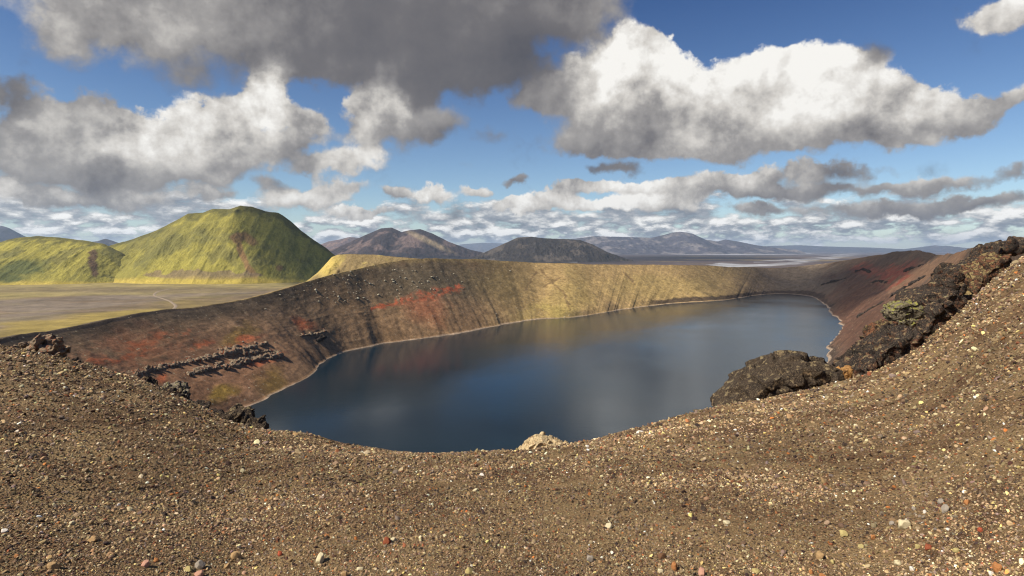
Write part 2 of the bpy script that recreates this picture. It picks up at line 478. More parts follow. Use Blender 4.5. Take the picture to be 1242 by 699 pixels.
n1 = fbm(hor[..., 0] / 22, hor[..., 1] / 22, z / 12, seed=40)
n2 = fbm(hor[..., 0] / 6, hor[..., 1] / 6, z / 5, seed=41)
streak = fbm(arc / 5, t_ * 3.0, seed=42)
n3 = fbm(hor[..., 0] / 2.2, hor[..., 1] / 2.2, z / 1.6, seed=43)
patchy = np.clip(.75 + 1.6 * n3 + 1.2 * n2, 0, 1)                            # debris runs straight down
jx, jy = wpx + n1 * 26 + n2 * 12, wpy + n1 * 16 + n2 * 8 + streak * 4

K = 1.06                                                            # sunlit picture value -> surface colour
def cl(r, g, b): return np.array(lin(r, g, b)) * K
zone = np.empty(P.shape); zone[:] = cl(126, 102, 76)
zone = mixc(zone, cl(134, 106, 76), sstep(330, 480, jx) * (1 - sstep(560, 640, jx)))
zone = mixc(zone, cl(164, 136, 90), sstep(560, 660, jx) * (1 - sstep(860, 960, jx)))
zone = mixc(zone, cl(150, 130, 76), 0.5 * ell(jx, jy, 690, 362, 26, 34, 8) + 0.6 * ell(jx, jy, 665, 385, 40, 12))
zone = mixc(zone, cl(152, 130, 80), 0.6 * ell(jx, jy, 800, 350, 70, 15))
zone = mixc(zone, cl(108, 94, 78), sstep(870, 960, jx))
zone = mixc(zone, cl(86, 71, 58), sstep(985, 1040, jx))
zone = mixc(zone, cl(90, 64, 50), 0.9 * ell(jx, jy, 1050, 390, 60, 55, -35, .7))
zone = mixc(zone, cl(126, 70, 54), 0.9 * ell(jx, jy, 1090, 332, 26, 9, -25) + 0.6 * ell(jx, jy, 1052, 328, 16, 6))
zone = mixc(zone, cl(116, 88, 66), 0.75 * poly(jx, jy, [(1165, 312), (1125, 330), (1085, 352)], 12))
# dark crest band and dark upper wall on the left
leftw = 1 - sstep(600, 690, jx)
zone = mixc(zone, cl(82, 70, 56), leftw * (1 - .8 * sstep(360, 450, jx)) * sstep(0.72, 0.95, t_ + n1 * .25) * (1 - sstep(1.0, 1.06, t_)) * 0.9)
zone = mixc(zone, cl(102, 90, 70), (0.85 * ell(jx, jy, 520, 340, 90, 26, 0, .8)))
zone = mixc(zone, cl(118, 100, 62), 0.55 * ell(jx, jy, 610, 345, 40, 24, 20, .8))
# red scoria
zone = mixc(zone, cl(132, 82, 56), 0.6 * patchy * ell(jx, jy, 150, 425, 80, 24, -10, .7) + 0.4 * ell(jx, jy, 260, 460, 110, 50, -15, .7))
zone = mixc(zone, cl(166, 90, 56), 0.8 * patchy * np.maximum.reduce([ell(jx, jy, 182, 405, 17, 4, -20), ell(jx, jy, 170, 412, 14, 3, -18), ell(jx, jy, 240, 416, 16, 5, -8), ell(jx, jy, 215, 399, 8, 3, -14), ell(jx, jy, 150, 428, 30, 4, -16), ell(jx, jy, 128, 436, 24, 2.6, -14),
        ell(jx, jy, 297, 416, 24, 5, -18), ell(jx, jy, 195, 458, 9, 5, -10), ell(jx, jy, 372, 396, 14, 7, 10), ell(jx, jy, 315, 436, 28, 3.5, -12), ell(jx, jy, 110, 434, 18, 3, -10)]))
zone = mixc(zone, cl(180, 90, 58), 0.8 * patchy * np.maximum(poly(wpx + n2 * 10 + n3 * 5, wpy + n2 * 8 + n3 * 4, [(452, 375), (500, 364), (560, 349)], 4.0), ell(jx, jy, 515, 363, 20, 6, -14, .8)))
zone = mixc(zone, cl(146, 86, 60), 0.6 * ell(jx, jy, 520, 377, 22, 14, 0, .8))
zone = mixc(zone, cl(128, 104, 44), 0.85 * ell(jx, jy, 268, 478, 20, 7, -15, .7) + 0.6 * ell(jx, jy, 330, 462, 16, 16, 0, .8) + 0.5 * ell(jx, jy, 290, 408, 24, 7, -25))
# gullies and thin dark runs in the ochre wall
zone = mixc(zone, cl(104, 82, 58), 0.6 * np.maximum.reduce([poly(wpx + n2 * 5, wpy, w_, 1.6) for w_ in
        ([(637, 352), (650, 330)], [(655, 327), (685, 357), (692, 376)], [(660, 348), (676, 338)], [(757, 330), (770, 345)])]))
zone = mixc(zone, cl(84, 70, 56), 0.55 * np.maximum(ell(wpx + n2 * 6, wpy, 703, 381, 20, 4, -5), ell(wpx + n2 * 6, wpy, 742, 373, 9, 7, 10)))
zone = mixc(zone, cl(70, 58, 48), 0.9 * sstep(770, 800, jx) * (1 - sstep(0.10, 0.15, t_ + n2 * .05)) * (1 - sstep(1000, 1010, jx)) * sstep(0.02, 0.03, t_))
# grass slope outside the rim
outer = sstep(1.03, 1.10, t_ + n2 * .03)
zone = mixc(zone, cl(128, 108, 72), sstep(0.985, 1.0, t_) * (1 - outer) * (1 - sstep(985, 1030, wpx)))
zone = mixc(zone, cl(150, 130, 78), outer * (1 - sstep(560, 700, wpx)))
zone = mixc(zone, cl(96, 84, 66), outer * sstep(0.1, 0.3, n1 + .1) * .8)
zone = mixc(zone, cl(138, 116, 76), .8 * sstep(.93, 1.0, t_ + n2 * .06) * sstep(350, 430, wpx) * (1 - sstep(600, 680, wpx)))
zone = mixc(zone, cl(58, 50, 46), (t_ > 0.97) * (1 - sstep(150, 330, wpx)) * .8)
# wave-washed shore
zone = mixc(zone, cl(158, 138, 116), (t_ < 0.03) * 0.75 * (1 - sstep(0.008, 0.022, t_ + n2 * .014 + n1 * .03)))
zone *= (1 + 0.20 * streak * ws * calm)[..., None]
zone *= (1 + 0.35 * n2 + .45 * n3)[..., None]
zone = np.clip(zone, 0.004, 0.8)

M_crater = zone_material('crater_scree', [(0.12, 0.22), (0.45, 0.35), (1.5, 0.42)], (0.45, 0.8), speck=(0.9, cl(150, 136, 110), 0.90, 0.99))
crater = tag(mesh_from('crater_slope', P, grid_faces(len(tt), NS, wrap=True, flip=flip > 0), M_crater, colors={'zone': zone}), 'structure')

# ------------------------------------------------------------------ lake
def lake_material():
    m, T, b = material('lake_water')
    pos = T.node('ShaderNodeTexCoord').outputs['Object']
    big = T.noise(pos, 0.011, 4, 0.55)
    q = T.v('MULTIPLY', pos, (1.0, 2.2, 1.0))
    r = T.m('ADD', T.noise(q, 0.9, 6, 0.65), T.m('MULTIPLY', T.noise(q, 0.22, 3, 0.5), 1.2))
    b.inputs['IOR'].default_value = 1.333
    b.inputs['Specular IOR Level'].default_value = 0.5
    T.put(b.inputs['Base Color'], T.mix(T.rng(big, 0.35, 0.65), (0.0035, 0.014, 0.025), (0.005, 0.018, 0.028)))
    T.put(b.inputs['Roughness'], T.rng(big, 0.4, 0.62, 0.10, 0.17))
    T.put(b.inputs['Normal'], T.bump(r, T.rng(big, 0.4, 0.62, 0.02, 0.05), 0.8))
    return m


cen = shore.mean(0)
ring = shore + rdir * (0.025 * rlen)[:, None]
lm = bpy.data.meshes.new('lake')
lm.from_pydata([(x, y, 0.0) for x, y in ring[::2]], [], [list(range(NS // 2))])
if lm.polygons[0].normal.z < 0: lm.flip_normals()
lm.materials.append(lake_material())
lake = bpy.data.objects.new('lake', lm); COL.objects.link(lake); tag(lake, 'structure')

# ------------------------------------------------------------------ plain: one sheet out to the horizon
az = np.concatenate([np.linspace(-180, -50, 60)[:-1], np.linspace(-50, 50, 900), np.linspace(50, 180, 60)[1:]])
rr = np.concatenate([np.linspace(20, 170, 8), np.geomspace(200, 26000, 420)])
A_, R_ = np.meshgrid(np.radians(az), rr)
px_, py_ = R_ * np.sin(A_), R_ * np.cos(A_)
zz = PLAIN + fbm(px_ / 160, py_ / 160, seed=50) * 3.0 * sstep(200, 900, R_) * (1 - sstep(3000, 6000, R_)) - 8 * (1 - sstep(120, 200, R_))
hole = (np.hypot(px_ - cen[0], py_ - cen[1]) < 60)
GP = np.stack([px_, py_, zz], -1)
gx, gy = bearing(GP)
a1 = fbm(px_ / 260, py_ / 260, seed=51); a2 = fbm(px_ / 70, py_ / 70, seed=52); a3 = fbm(px_ / 20, py_ / 20, seed=53)
lx = np.log(np.maximum(R_, 1))
band = fbm(px_ / 900, lx * 26, seed=54)
g = np.empty(GP.shape); g[:] = cl(124, 106, 84)
g = mixc(g, cl(86, 75, 58), sstep(0.0, 0.18, a1 + a2 * .5) * .9)
g = mixc(g, cl(124, 112, 98), sstep(0.05, 0.2, -a1 + a2 * .8) * .6)
g = mixc(g, cl(126, 114, 80), sstep(0.10, 0.2, band + a2 * .3) * .3 * (R_ < 2200))
g = mixc(g, cl(150, 130, 66), .85 * sstep(0, 1, ell(gx + a2 * 60, gy + a2 * 10, 60, 402, 190, 12, -10, .6)))
g = mixc(g, cl(158, 142, 88), .8 * sstep(940, 985, R_ + a2 * 60) * (1 - sstep(1500, 1800, R_)) * (gx < 420))
g = mixc(g, cl(114, 98, 78), ell(gx + a2 * 30, gy + a2 * 3, 200, 352, 240, 4, 0, .7) * .7)
far = sstep(1500, 2100, R_)
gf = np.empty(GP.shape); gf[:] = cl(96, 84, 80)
gf = mixc(gf, cl(40, 38, 42), np.maximum(ell(gx, gy, 560, 316, 240, 5.0, 0, .5), ell(gx, gy, 840, 313.5, 110, 3.2, 0, .5)) * .95)  # dark sand strips, with cloud shade painted into their colour
gf = mixc(gf, cl(150, 130, 78), sstep(.1, .22, band + .4 * a1) * ell(gx, gy, 930, 315, 120, 6, 0, .6))
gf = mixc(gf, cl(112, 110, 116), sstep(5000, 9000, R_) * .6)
gf = mixc(gf, cl(60, 56, 62), sstep(0.05, 0.16, fbm(px_ / 1500, lx * 18, seed=57)) * .7 * sstep(2500, 4000, R_))
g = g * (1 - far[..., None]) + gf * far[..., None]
wet = np.maximum.reduce([poly(gx + band * 50, gy + band * 2, [(820, 308.3), (905, 309.0), (980, 307)], 1.0), poly(gx + band * 60, gy + a1 * 1.5, [(868, 321), (905, 323), (945, 321), (990, 315), (1035, 309)], 2.4) * sstep(-.12, .05, band + .1),
                         poly(gx, gy + band * 1.2, [(915, 318), (1000, 313)], 1.3) * sstep(-.05, .05, band), poly(gx, gy + band * .8, [(560, 300 + 6), (690, 307)], .9) * .7, poly(gx, gy, [(620, 315), (700, 318)], .8) * .5])
g = mixc(g, cl(176, 176, 176), np.clip(wet, 0, 1) * (R_ > 1500) * .8)
g *= (.84 * (1 + .5 * a3 + .35 * a2))[..., None]
g = np.clip(g, .005, .8)
M_plain = zone_material('plain_ash', [(0.02, 0.2), (0.12, 0.25), (0.7, 0.2)], (0.5, 1.5))
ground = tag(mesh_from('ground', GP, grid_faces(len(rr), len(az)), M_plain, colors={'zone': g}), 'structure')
# the track over the plain
tk = cr_spline([np.append(on_plane(x, y, PLAIN)[:2], 0) for x, y in ((208, 376), (213, 371), (208, 366.5), (199, 362.5), (190, 359), (187, 356.5), (192, 353.5), (205, 351))], 160, closed=False)
tn = np.gradient(tk[:, :2], axis=0); tn /= np.linalg.norm(tn, axis=1)[:, None]
side = np.stack([-tn[:, 1], tn[:, 0]], 1)
tv = np.stack([np.concatenate([tk[:, :2] + side * o_, np.full((160, 1), 0.)], 1) for o_ in (-1.7, -.6, .6, 1.7)])
tv[..., 2] = PLAIN + fbm(tv[..., 0] / 160, tv[..., 1] / 160, seed=50) * 3.0 * sstep(200, 900, np.hypot(tv[..., 0], tv[..., 1])) + np.array([0.05, .35, .35, .05])[:, None]
M_track = zone_material('track_grit', [(0.3, .25), (2, .3)], (.4, .2))
tag(mesh_from('dirt_track', tv, grid_faces(4, 160), M_track, colors={'zone': np.tile(cl(138, 122, 102), (640, 1))}), 'structure')


# ------------------------------------------------------------------ hills: skyline, real distance, front and back slopes
def hill(name, sky_pts, base_y, Yr, depth, n=(420, 150), colour=None, gully=0.06, gsc=1.0, p=1.05, seed=0, mat=None, back=None, crest=0.12):
    sx = np.array([a for a, _ in sky_pts], float); sy = np.array([b for _, b in sky_pts], float)
    u = np.linspace(sx[0], sx[-1], n[0])
    k = 3                                                           # smooth the traced outline a little
    ys = np.interp(u, sx, sy); ker = np.ones(k) / k
    ys = np.convolve(np.pad(ys, k // 2, 'edge'), ker, 'valid')
    Hr = EYE - (ys - HY) / F * Yr - PLAIN
    Hr = np.maximum(Hr, 0.0)
    v = np.concatenate([np.linspace(-1, 0, int(n[1] * .7))[:-1], np.linspace(0, 1, int(n[1] * .3))])
    U, V = np.meshgrid(u, v)
    H = np.interp(U, u, Hr)
    X = (U - CX) / F * Yr
    hw = H / max(Hr.max(), 1)
    d_f = depth * (0.25 + 0.75 * hw); d_b = (back or depth) * (0.25 + 0.75 * hw)
    Yp = Yr + np.where(V < 0, V * d_f, V * d_b)
    a = np.abs(V)
    gsh = (1 - a) ** p
    gsh = gsh * (1 - crest * np.exp(-(a / .12) ** 2) * 0) 
    L = Hr.max()
    q0 = fbm(X / (L * .6), Yp / (L * .6), seed=seed + 7)
    gn = ridged(X / (L * .35 * gsc) + .25 * q0, Yp / (L * 2.0 * gsc), seed=seed) - .62
    gn2 = fbm(X / (L * .12 * gsc), Yp / (L * .2 * gsc), seed=seed + 4)
    mid = np.clip(a * (1 - a) * 4, 0, 1)
    Z = PLAIN - 1.0 + H * gsh + L * mid * (gully * gn * 1.0 + gully * .8 * gn2 + gully * 1.5 * q0) + L * .012 * gn2 * (a < 1) + L * .014 * mid * fbm(X / (L * .04), Yp / (L * .07), seed=seed + 9)
    Z = np.where(a > .995, PLAIN - 6, Z)
    Pm = np.stack([X, Yp, Z], -1)
    hx, hy = bearing(Pm)
    q1 = fbm(X / (L * .5), Yp / (L * .5), Z / (L * .5), seed=seed + 1); q2 = fbm(X / (L * .12), Yp / (L * .12), Z / (L * .12), seed=seed + 2)
    C = colour(hx, hy, q1, q2, a, gn, Pm)
    C = np.clip(C, .004, .8)
    return tag(mesh_from(name, Pm, grid_faces(len(v), n[0]), mat, colors={'zone': C}), 'structure')


M_moss = zone_material('moss_slope', [(0.03, .14), (0.11, .22), (0.4, .24)], (0.8, 4.0))
M_ash = zone_material('ash_slope', [(0.015, .15), (0.08, .22), (0.4, .2)], (0.5, 4.0))


def green_col(hx, hy, q1, q2, a, gn, Pm):
    C = np.empty(hx.shape + (3,)); C[:] = cl(142, 132, 62)
    C = mixc(C, cl(108, 102, 56), sstep(-.02, .22, q1 + .4 * q2) * .8)
    C = mixc(C, cl(84, 84, 50), sstep(.02, .16, gn) * .35)
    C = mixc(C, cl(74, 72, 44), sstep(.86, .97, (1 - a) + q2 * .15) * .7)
    jx, jy = hx + q2 * 7, hy + q2 * 5
    scar = np.maximum.reduce([poly(jx, jy, [(284, 289), (296, 286), (306, 293)], 7), poly(jx, jy, [(286, 288), (292, 305), (299, 322), (309, 335)], 5.5), ell(jx, jy, 340, 326, 5, 3)])
    C = mixc(C, cl(124, 92, 62), scar * .8)
    C = mixc(C, cl(118, 100, 76), sstep(.3, .5, ell(jx, jy, 250, 334, 60, 5, 0, .6) + q2 * .8) * .8)
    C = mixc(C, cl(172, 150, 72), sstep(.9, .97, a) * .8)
    C = mixc(C, cl(88, 66, 54), poly(jx, jy, [(113, 307), (112, 318), (116, 332)], 6.5) * .9)
    return C


def small_green(hx, hy, q1, q2, a, gn, Pm):
    C = green_col(hx, hy, q1, q2, a, gn, Pm)
    jx, jy = hx + q2 * 14, hy + q2 * 8
    C = mixc(C, cl(66, 74, 44), np.maximum(ell(jx, jy, 25, 325, 32, 10, -5, .6), ell(jx, jy, 8, 336, 22, 7)) * .85)
    return C


def dark_col(light=(112, 98, 88), base=(58, 52, 50)):
    def f(hx, hy, q1, q2, a, gn, Pm):
        C = np.empty(hx.shape + (3,)); C[:] = cl(*base)
        C = mixc(C, cl(*light), sstep(.0, .2, q1 * .9 + gn * .35) * .75)
        C = mixc(C, cl(40, 38, 40), sstep(.05, .2, q2 - gn * .4) * .5)
        return C
    return f


def cone_col(hx, hy, q1, q2, a, gn, Pm):
    C = dark_col((110, 92, 84), (58, 50, 50))(hx, hy, q1, q2, a, gn, Pm)
    C = mixc(C, cl(146, 128, 98), ell(hx + q2 * 10, hy + q2 * 5, 520, 293, 26, 3, 25, .7) * .8)
    C = mixc(C, cl(38, 36, 40), sstep(.72, .9, a + q1 * .3) * .9)
    return C


hill('hill', [(-60, 318), (-25, 300), (0, 293), (20, 288), (45, 286), (75, 288), (100, 291), (125, 295), (148, 306), (172, 325), (185, 334)], 345, 1150, 150, colour=small_green, mat=M_moss, seed=61, gully=.05, p=.9)
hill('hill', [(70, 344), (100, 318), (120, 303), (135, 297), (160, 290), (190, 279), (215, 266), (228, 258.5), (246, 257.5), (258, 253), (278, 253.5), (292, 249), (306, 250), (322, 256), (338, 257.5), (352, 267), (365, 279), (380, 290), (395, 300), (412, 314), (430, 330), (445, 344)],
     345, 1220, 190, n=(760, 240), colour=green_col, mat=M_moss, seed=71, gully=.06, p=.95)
hill('hill', [(345, 318), (380, 310), (410, 300), (440, 286.5), (462, 277), (475, 276), (487, 281.5), (497, 279), (510, 278), (525, 283.5), (545, 293.5), (570, 303), (600, 309)], 313, 4300, 560, colour=cone_col, mat=M_ash, seed=81, gully=.05)
hill('hill', [(560, 318), (590, 305), (610, 296), (628, 288), (645, 287), (660, 289), (690, 290), (705, 291.5), (720, 297), (735, 305), (765, 316)], 318, 3200, 330, colour=dark_col((84, 76, 68), (52, 48, 45)), mat=M_ash, seed=91, gully=.09)
# grass knoll with a bare outcrop just outside the rim
def knoll_col(hx, hy, q1, q2, a, gn, Pm):
    C = np.empty(hx.shape + (3,)); C[:] = cl(124, 106, 72)
    C = mixc(C, cl(150, 132, 76), sstep(.02, .18, q1 + q2 * .5) * .7)
    C = mixc(C, cl(176, 154, 84), ell(hx + q2 * 6, hy + q2 * 5, 398, 322, 16, 10, -35, .5))
    return C
hill('hill', [(352, 350), (368, 342), (384, 331), (394, 320), (402, 311), (410, 308), (430, 307), (455, 308), (480, 310.5), (505, 312.5), (528, 315), (546, 319), (560, 326), (572, 338), (580, 350)], 345, 560, 95, n=(260, 110), colour=knoll_col, mat=M_moss, seed=95, gully=.10, p=1.0, back=60)
# far ranges
hill('mountain', [(640, 300), (690, 290.5), (720, 286.5), (760, 287.5), (790, 288.5), (805, 285), (815, 282.3), (825, 281), (840, 283.5), (855, 290.5), (870, 293), (880, 290.5), (895, 293), (920, 298), (960, 303)], 309, 9200, 1500, colour=dark_col((120, 112, 108), (74, 70, 76)), mat=M_ash, seed=101, gully=.06)
hill('mountain', [(880, 303), (900, 301), (930, 298.5), (970, 297.5), (1000, 299), (1060, 300.5), (1110, 303)], 304, 15000, 2500, n=(200, 60), colour=dark_col((90, 86, 90), (70, 68, 74)), mat=M_ash, seed=111)
hill('mountain', [(1110, 304), (1126, 300), (1134, 297.5), (1141, 300.5), (1147, 298), (1156, 301.5), (1185, 303.5)], 304, 14000, 2000, n=(200, 60), colour=dark_col((90, 86, 90), (70, 68, 74)), mat=M_ash, seed=112)
hill('mountain', [(520, 303.5), (560, 296.5), (585, 294.5), (612, 295.5), (650, 295), (690, 298), (730, 303.5)], 304, 18000, 2500, n=(200, 60), colour=dark_col((96, 92, 96), (76, 74, 80)), mat=M_ash, seed=113)
hill('mountain', [(370, 304), (398, 293), (412, 290.5), (424, 287.5), (440, 289), (470, 298), (500, 303)], 304, 8000, 1000, n=(200, 60), colour=dark_col((130, 104, 88), (98, 80, 74)), mat=M_ash, seed=114)
hill('mountain', [(-90, 302), (-45, 285), (-15, 277), (2, 274), (12, 277), (27, 290), (45, 302)], 304, 7000, 900, n=(200, 60), colour=dark_col((96, 92, 96), (70, 66, 74)), mat=M_ash, seed=115)
hill('mountain', [(85, 303), (105, 294), (118, 292.5), (128, 289.5), (138, 292.5), (160, 303)], 304, 6500, 700, n=(200, 60), colour=dark_col((96, 92, 90), (62, 58, 62)), mat=M_ash, seed=116)
# ------------------------------------------------------------------ the gravel slope we stand on
EDGE = [  # bearing, slope of the visible edge, distance forward
    (-240, 412, 44), (-100, 415, 42), (0, 420, 40), (40, 428, 38), (95, 441, 35), (150, 455, 31), (200, 472, 28), (250, 496, 24), (300, 517, 20), (350, 527, 17), (420, 538, 14.5), (500, 548, 12.8), (560, 552, 12.2),
    (620, 550, 12.6), (690, 542, 13.5), (760, 528, 15), (820, 512, 16.5), (870, 500, 18), (940, 489, 20), (1000, 472, 23), (1045, 461, 26), (1090, 440, 29), (1125, 415, 33), (1155, 390, 37), (1185, 362, 42), (1215, 330, 47), (1242, 304, 51), (1330, 286, 58), (1480, 280, 62)]
eaz = np.array([math.degrees(math.atan((x - CX) / F)) for x, _, _ in EDGE])
ee = np.array([(y - HY) / F * math.cos(math.radians(a)) for (x, y, Y), a in zip(EDGE, eaz)])
er = np.array([Y / math.cos(math.radians(a)) for (x, y, Y), a in zip(EDGE, eaz)])
order = [(-180, .30, 14), (-120, .25, 22), (-80, .15, 38)] + list(zip(eaz, ee, er)) + [(85, -.03, 70), (130, .12, 40), (180, .30, 14)]
oa, oe, orr = (np.array([o[i] for o in order], float) for i in range(3))
ker = np.ones(41) / 41
fa_ = np.linspace(-180, 180, 3601)
fe_ = np.convolve(np.pad(np.interp(fa_, oa, oe), 20, 'edge'), ker, 'valid'); fr_ = np.convolve(np.pad(np.interp(fa_, oa, orr), 20, 'edge'), ker, 'valid')


def slope_z(x, y, detail=True):
    r = np.hypot(x, y); a = np.degrees(np.arctan2(x, y))
    e, R = np.interp(a, fa_, fe_), np.interp(a, fa_, fr_)
    k = e - 3.4 / R
    rs = R * np.clip((0.72 - k) * R / 3.4, 1.0, 3.0)               # where the fall reaches scree angle
    rc = np.minimum(r, rs)
    z = EYE - (1.7 + k * rc + 1.7 * (rc / R) ** 2)
    z = z - np.maximum(r - rs, 0) * 0.72
    if detail:
        w = sstep(1.0, 5.0, r)
        z = z + w * (fbm(x / 6, y / 6, seed=201) * .35 + fbm(x / 1.6, y / 1.6, seed=202) * .10 * np.clip(r / 10, .6, 2)) + fbm(x / .35, y / .35, seed=203, octaves=3) * .030
    return z


faz = np.concatenate([np.linspace(-180, -48, 90)[:-1], np.linspace(-48, 48, 1100), np.linspace(48, 180, 90)[1:]])
frr = np.concatenate([[0.02, .3, .7, 1.1], np.geomspace(1.5, 75, 520), np.linspace(76, 100, 12)])
A_, R_ = np.meshgrid(np.radians(faz), frr)
fx_, fy_ = R_ * np.sin(A_), R_ * np.cos(A_)
FP = np.stack([fx_, fy_, slope_z(fx_, fy_)], -1)


def gravel_material():
    m, T, b = material('gravel_ground')
    pos = T.node('ShaderNodeTexCoord').outputs['Object']
    flat = T.v('MULTIPLY', pos, (1, 1, 0))
    dist = T.v('LENGTH', flat)
    patch = T.noise(pos, 0.55, 5, 0.6); patch2 = T.noise(pos, 2.6, 5, 0.6)
    base = T.mix(T.rng(patch, 0.38, 0.62), lin(92, 70, 46), lin(128, 106, 72))
    base = T.mix(T.rng(patch2, 0.50, 0.70, 0, .75), base, lin(62, 40, 26))
    h = None; c = base
    for sc, lo_, hi_ in ((85.0, 0.0, 7.0), (34.0, 2.5, 22.0), (13.0, 10.0, 90.0)):
        vn = T.vor(T.v('ADD', pos, T.scale(T.noise(pos, sc * 1.3, 2, .5, color=True), 0.35 / sc)), sc, out=None)
        r1, r2, r3 = T.sep(vn.outputs['Color'])
        peb = T.ramp(r1, [(0.0, lin(44, 34, 28)), (0.25, lin(96, 76, 58)), (0.5, lin(128, 104, 76)), (0.72, lin(150, 128, 98)), (0.84, lin(150, 94, 58)), (0.90, lin(104, 66, 50)), (0.95, lin(196, 178, 146)), (1.0, lin(222, 212, 190))], 'CONSTANT')
        dome = T.rng(vn.outputs['Distance'], 0.15, 0.62, 1.0, 0.0)
        w = T.m('MULTIPLY', T.rng(dist, lo_ - 1e-3, lo_ + hi_ * .25) if lo_ > 0 else 1.0, T.rng(dist, hi_, hi_ * .6))
        amt = T.m('MULTIPLY', T.m('MULTIPLY', w, T.rng(r2, 0.25, 0.45)), T.rng(dome, 0.05, 0.45, 0, .85))
        c = T.mix(amt, c, T.mix(0.35, peb, base))
        hh = T.m('MULTIPLY', T.m('MULTIPLY', dome, w), T.m('MULTIPLY', T.rng(r3, 0, 1, .4, 1.3), 0.75 / sc))
        h = hh if h is None else T.m('ADD', h, hh)
    h = T.m('MULTIPLY_ADD', T.noise(pos, 60, 5, .7), 0.008, h)
    T.put(b.inputs['Base Color'], T.scale(c, 1.2))
    T.put(b.inputs['Normal'], T.bump(h, 1.0, 1.0))
    return m


M_gravel = gravel_material()
tag(mesh_from('gravel_slope', FP, grid_faces(len(frr), len(faz)), M_gravel), 'structure')

# pebbles too many to count
PAL = np.array([lin(58, 46, 40), lin(92, 74, 58), lin(116, 96, 74), lin(132, 108, 80), lin(146, 124, 96), lin(108, 92, 82), lin(124, 78, 54), lin(160, 100, 56), lin(176, 160, 128), lin(216, 204, 180), lin(190, 168, 110), lin(74, 50, 40)])
PALW = np.array([.10, .17, .21, .20, .13, .08, .025, .010, .035, .008, .012, .05]); PALW /= PALW.sum()


def stone_shapes(sub, k, seed, amp=.28):
    v, f = ico(sub); out = []
    for i in range(k):
        r = np.random.default_rng(seed + i)
        s = v * (1 + amp * 2 * fbm(v[:, 0] * 1.3 + 9 * i, v[:, 1] * 1.3, v[:, 2] * 1.3, octaves=2, seed=seed)[:, None])
        for _ in range(5):                                          # broken faces
            nrm = r.normal(size=3); nrm /= np.linalg.norm(nrm); d = r.uniform(.55, .85)
            o = np.maximum(s @ nrm - d, 0); s = s - o[:, None] * nrm * .9
        out.append(s * np.array([1, r.uniform(.65, .95), r.uniform(.5, .8)]))
    return out, f


def scatter(n, shapes, f, xy, size, tint):
    V = []; idx = rng.integers(0, len(shapes), n)
    nv = len(shapes[0])
    base = np.stack(shapes)[idx]                                    # n,nv,3
    th = rng.uniform(0, 2 * np.pi, n); tilt = rng.normal(0, .35, (n, 2))
    c, s = np.cos(th)[:, None], np.sin(th)[:, None]
    x = base[..., 0] * c - base[..., 1] * s; y = base[..., 0] * s + base[..., 1] * c; zz_ = base[..., 2] + x * tilt[:, :1] + y * tilt[:, 1:]
    Vv = np.stack([x, y, zz_], -1) * size[:, None, None]
    g0 = slope_z(xy[:, 0], xy[:, 1])
    Vv[..., 0] += xy[:, :1]; Vv[..., 1] += xy[:, 1:]; Vv[..., 2] += (g0 + size * .22)[:, None]
    Fs = (f[None] + (np.arange(n) * nv)[:, None, None]).reshape(-1, 3)
    Cc = np.repeat(tint[:, None, :], nv, 1)
    return Vv.reshape(-1, 3), Fs, Cc.reshape(-1, 3)


def sample_ground(n, rmin, rmax, power=1.0):
    """log-even in distance, even in bearing"""
    u = rng.uniform(0, 1, n)
    r = np.exp(np.log(rmin) + u ** power * (np.log(rmax) - np.log(rmin)))
    near = rng.uniform(0, 1, n) < .68                                # most where the slope is closest
    r = np.where(near, 1 / (1 / rmax + u * (1 / rmin - 1 / rmax)), r)
    a = np.radians(np.where(rng.uniform(0, 1, n) < .84, rng.uniform(-45, 45, n), rng.choice((-1, 1), n) * rng.uniform(45, 80, n)))
    R = np.interp(np.degrees(a), fa_, fr_)
    ok = r < R * 1.12
    r, a = r[ok], a[ok]
    return np.stack([r * np.sin(a), r * np.cos(a)], 1), r


def tints(n):
    t = PAL[rng.choice(len(PAL), n, p=PALW)] * rng.uniform(.50, 1.10, (n, 1)) * (1 + rng.normal(0, .05, (n, 3))) * np.array([.98, 1.0, .93])
    return np.clip(t * 1.6, .02, .8)


def pebble_material():
    m, T, b = material('pebble')
    pos = T.node('ShaderNodeTexCoord').outputs['Object']
    n = T.noise(pos, 140, 4, .65)
    T.put(b.inputs['Base Color'], T.scale(T.attr('tint'), T.rng(n, .25, .75, .65, 1.35)))
    T.put(b.inputs['Normal'], T.bump(n, .5, .004))
    b.inputs['Roughness'].default_value = .85
    return m


M_pebble = pebble_material()
sh0, f0 = stone_shapes(0, 10, 300); sh1, f1_ = stone_shapes(1, 12, 340)
gv, gf_, gc, off = [], [], [], 0
for (n, shp, ff, rmin, rmax, smin, smax) in ((390000, sh0, f0, 2.2, 72, .0008, .0024), (74000, sh1, f1_, 2.2, 60, .0016, .0036), (2000, sh1, f1_, 2.6, 60, .003, .0062)):
    xy, r = sample_ground(n, rmin, rmax)
    clump = vnoise(xy[:, 0] / (.12 * r) , xy[:, 1] / (.12 * r), seed=77) * .6 + vnoise(xy[:, 0] * 1.3, xy[:, 1] * 1.3, seed=78) * .6
    keep = clump + rng.uniform(-.45, .45, len(r)) > .36
    xy, r = xy[keep], r[keep]
    u = rng.uniform(0, 1, len(r))
    size = r * (smin + (smax - smin) * u ** 2.4) * np.where(r > 20, 1.0, 1.0)
    V_, F_, C_ = scatter(len(r), shp, ff, xy, size, tints(len(r)) * (.62 + .8 * vnoise(xy[:, 0] / .9, xy[:, 1] / .9, seed=79) * (.6 + .8 * vnoise(xy[:, 0] / 4, xy[:, 1] / 4, seed=80)))[:, None])
    gv.append(V_); gf_.append(F_ + off); gc.append(C_); off += len(V_)
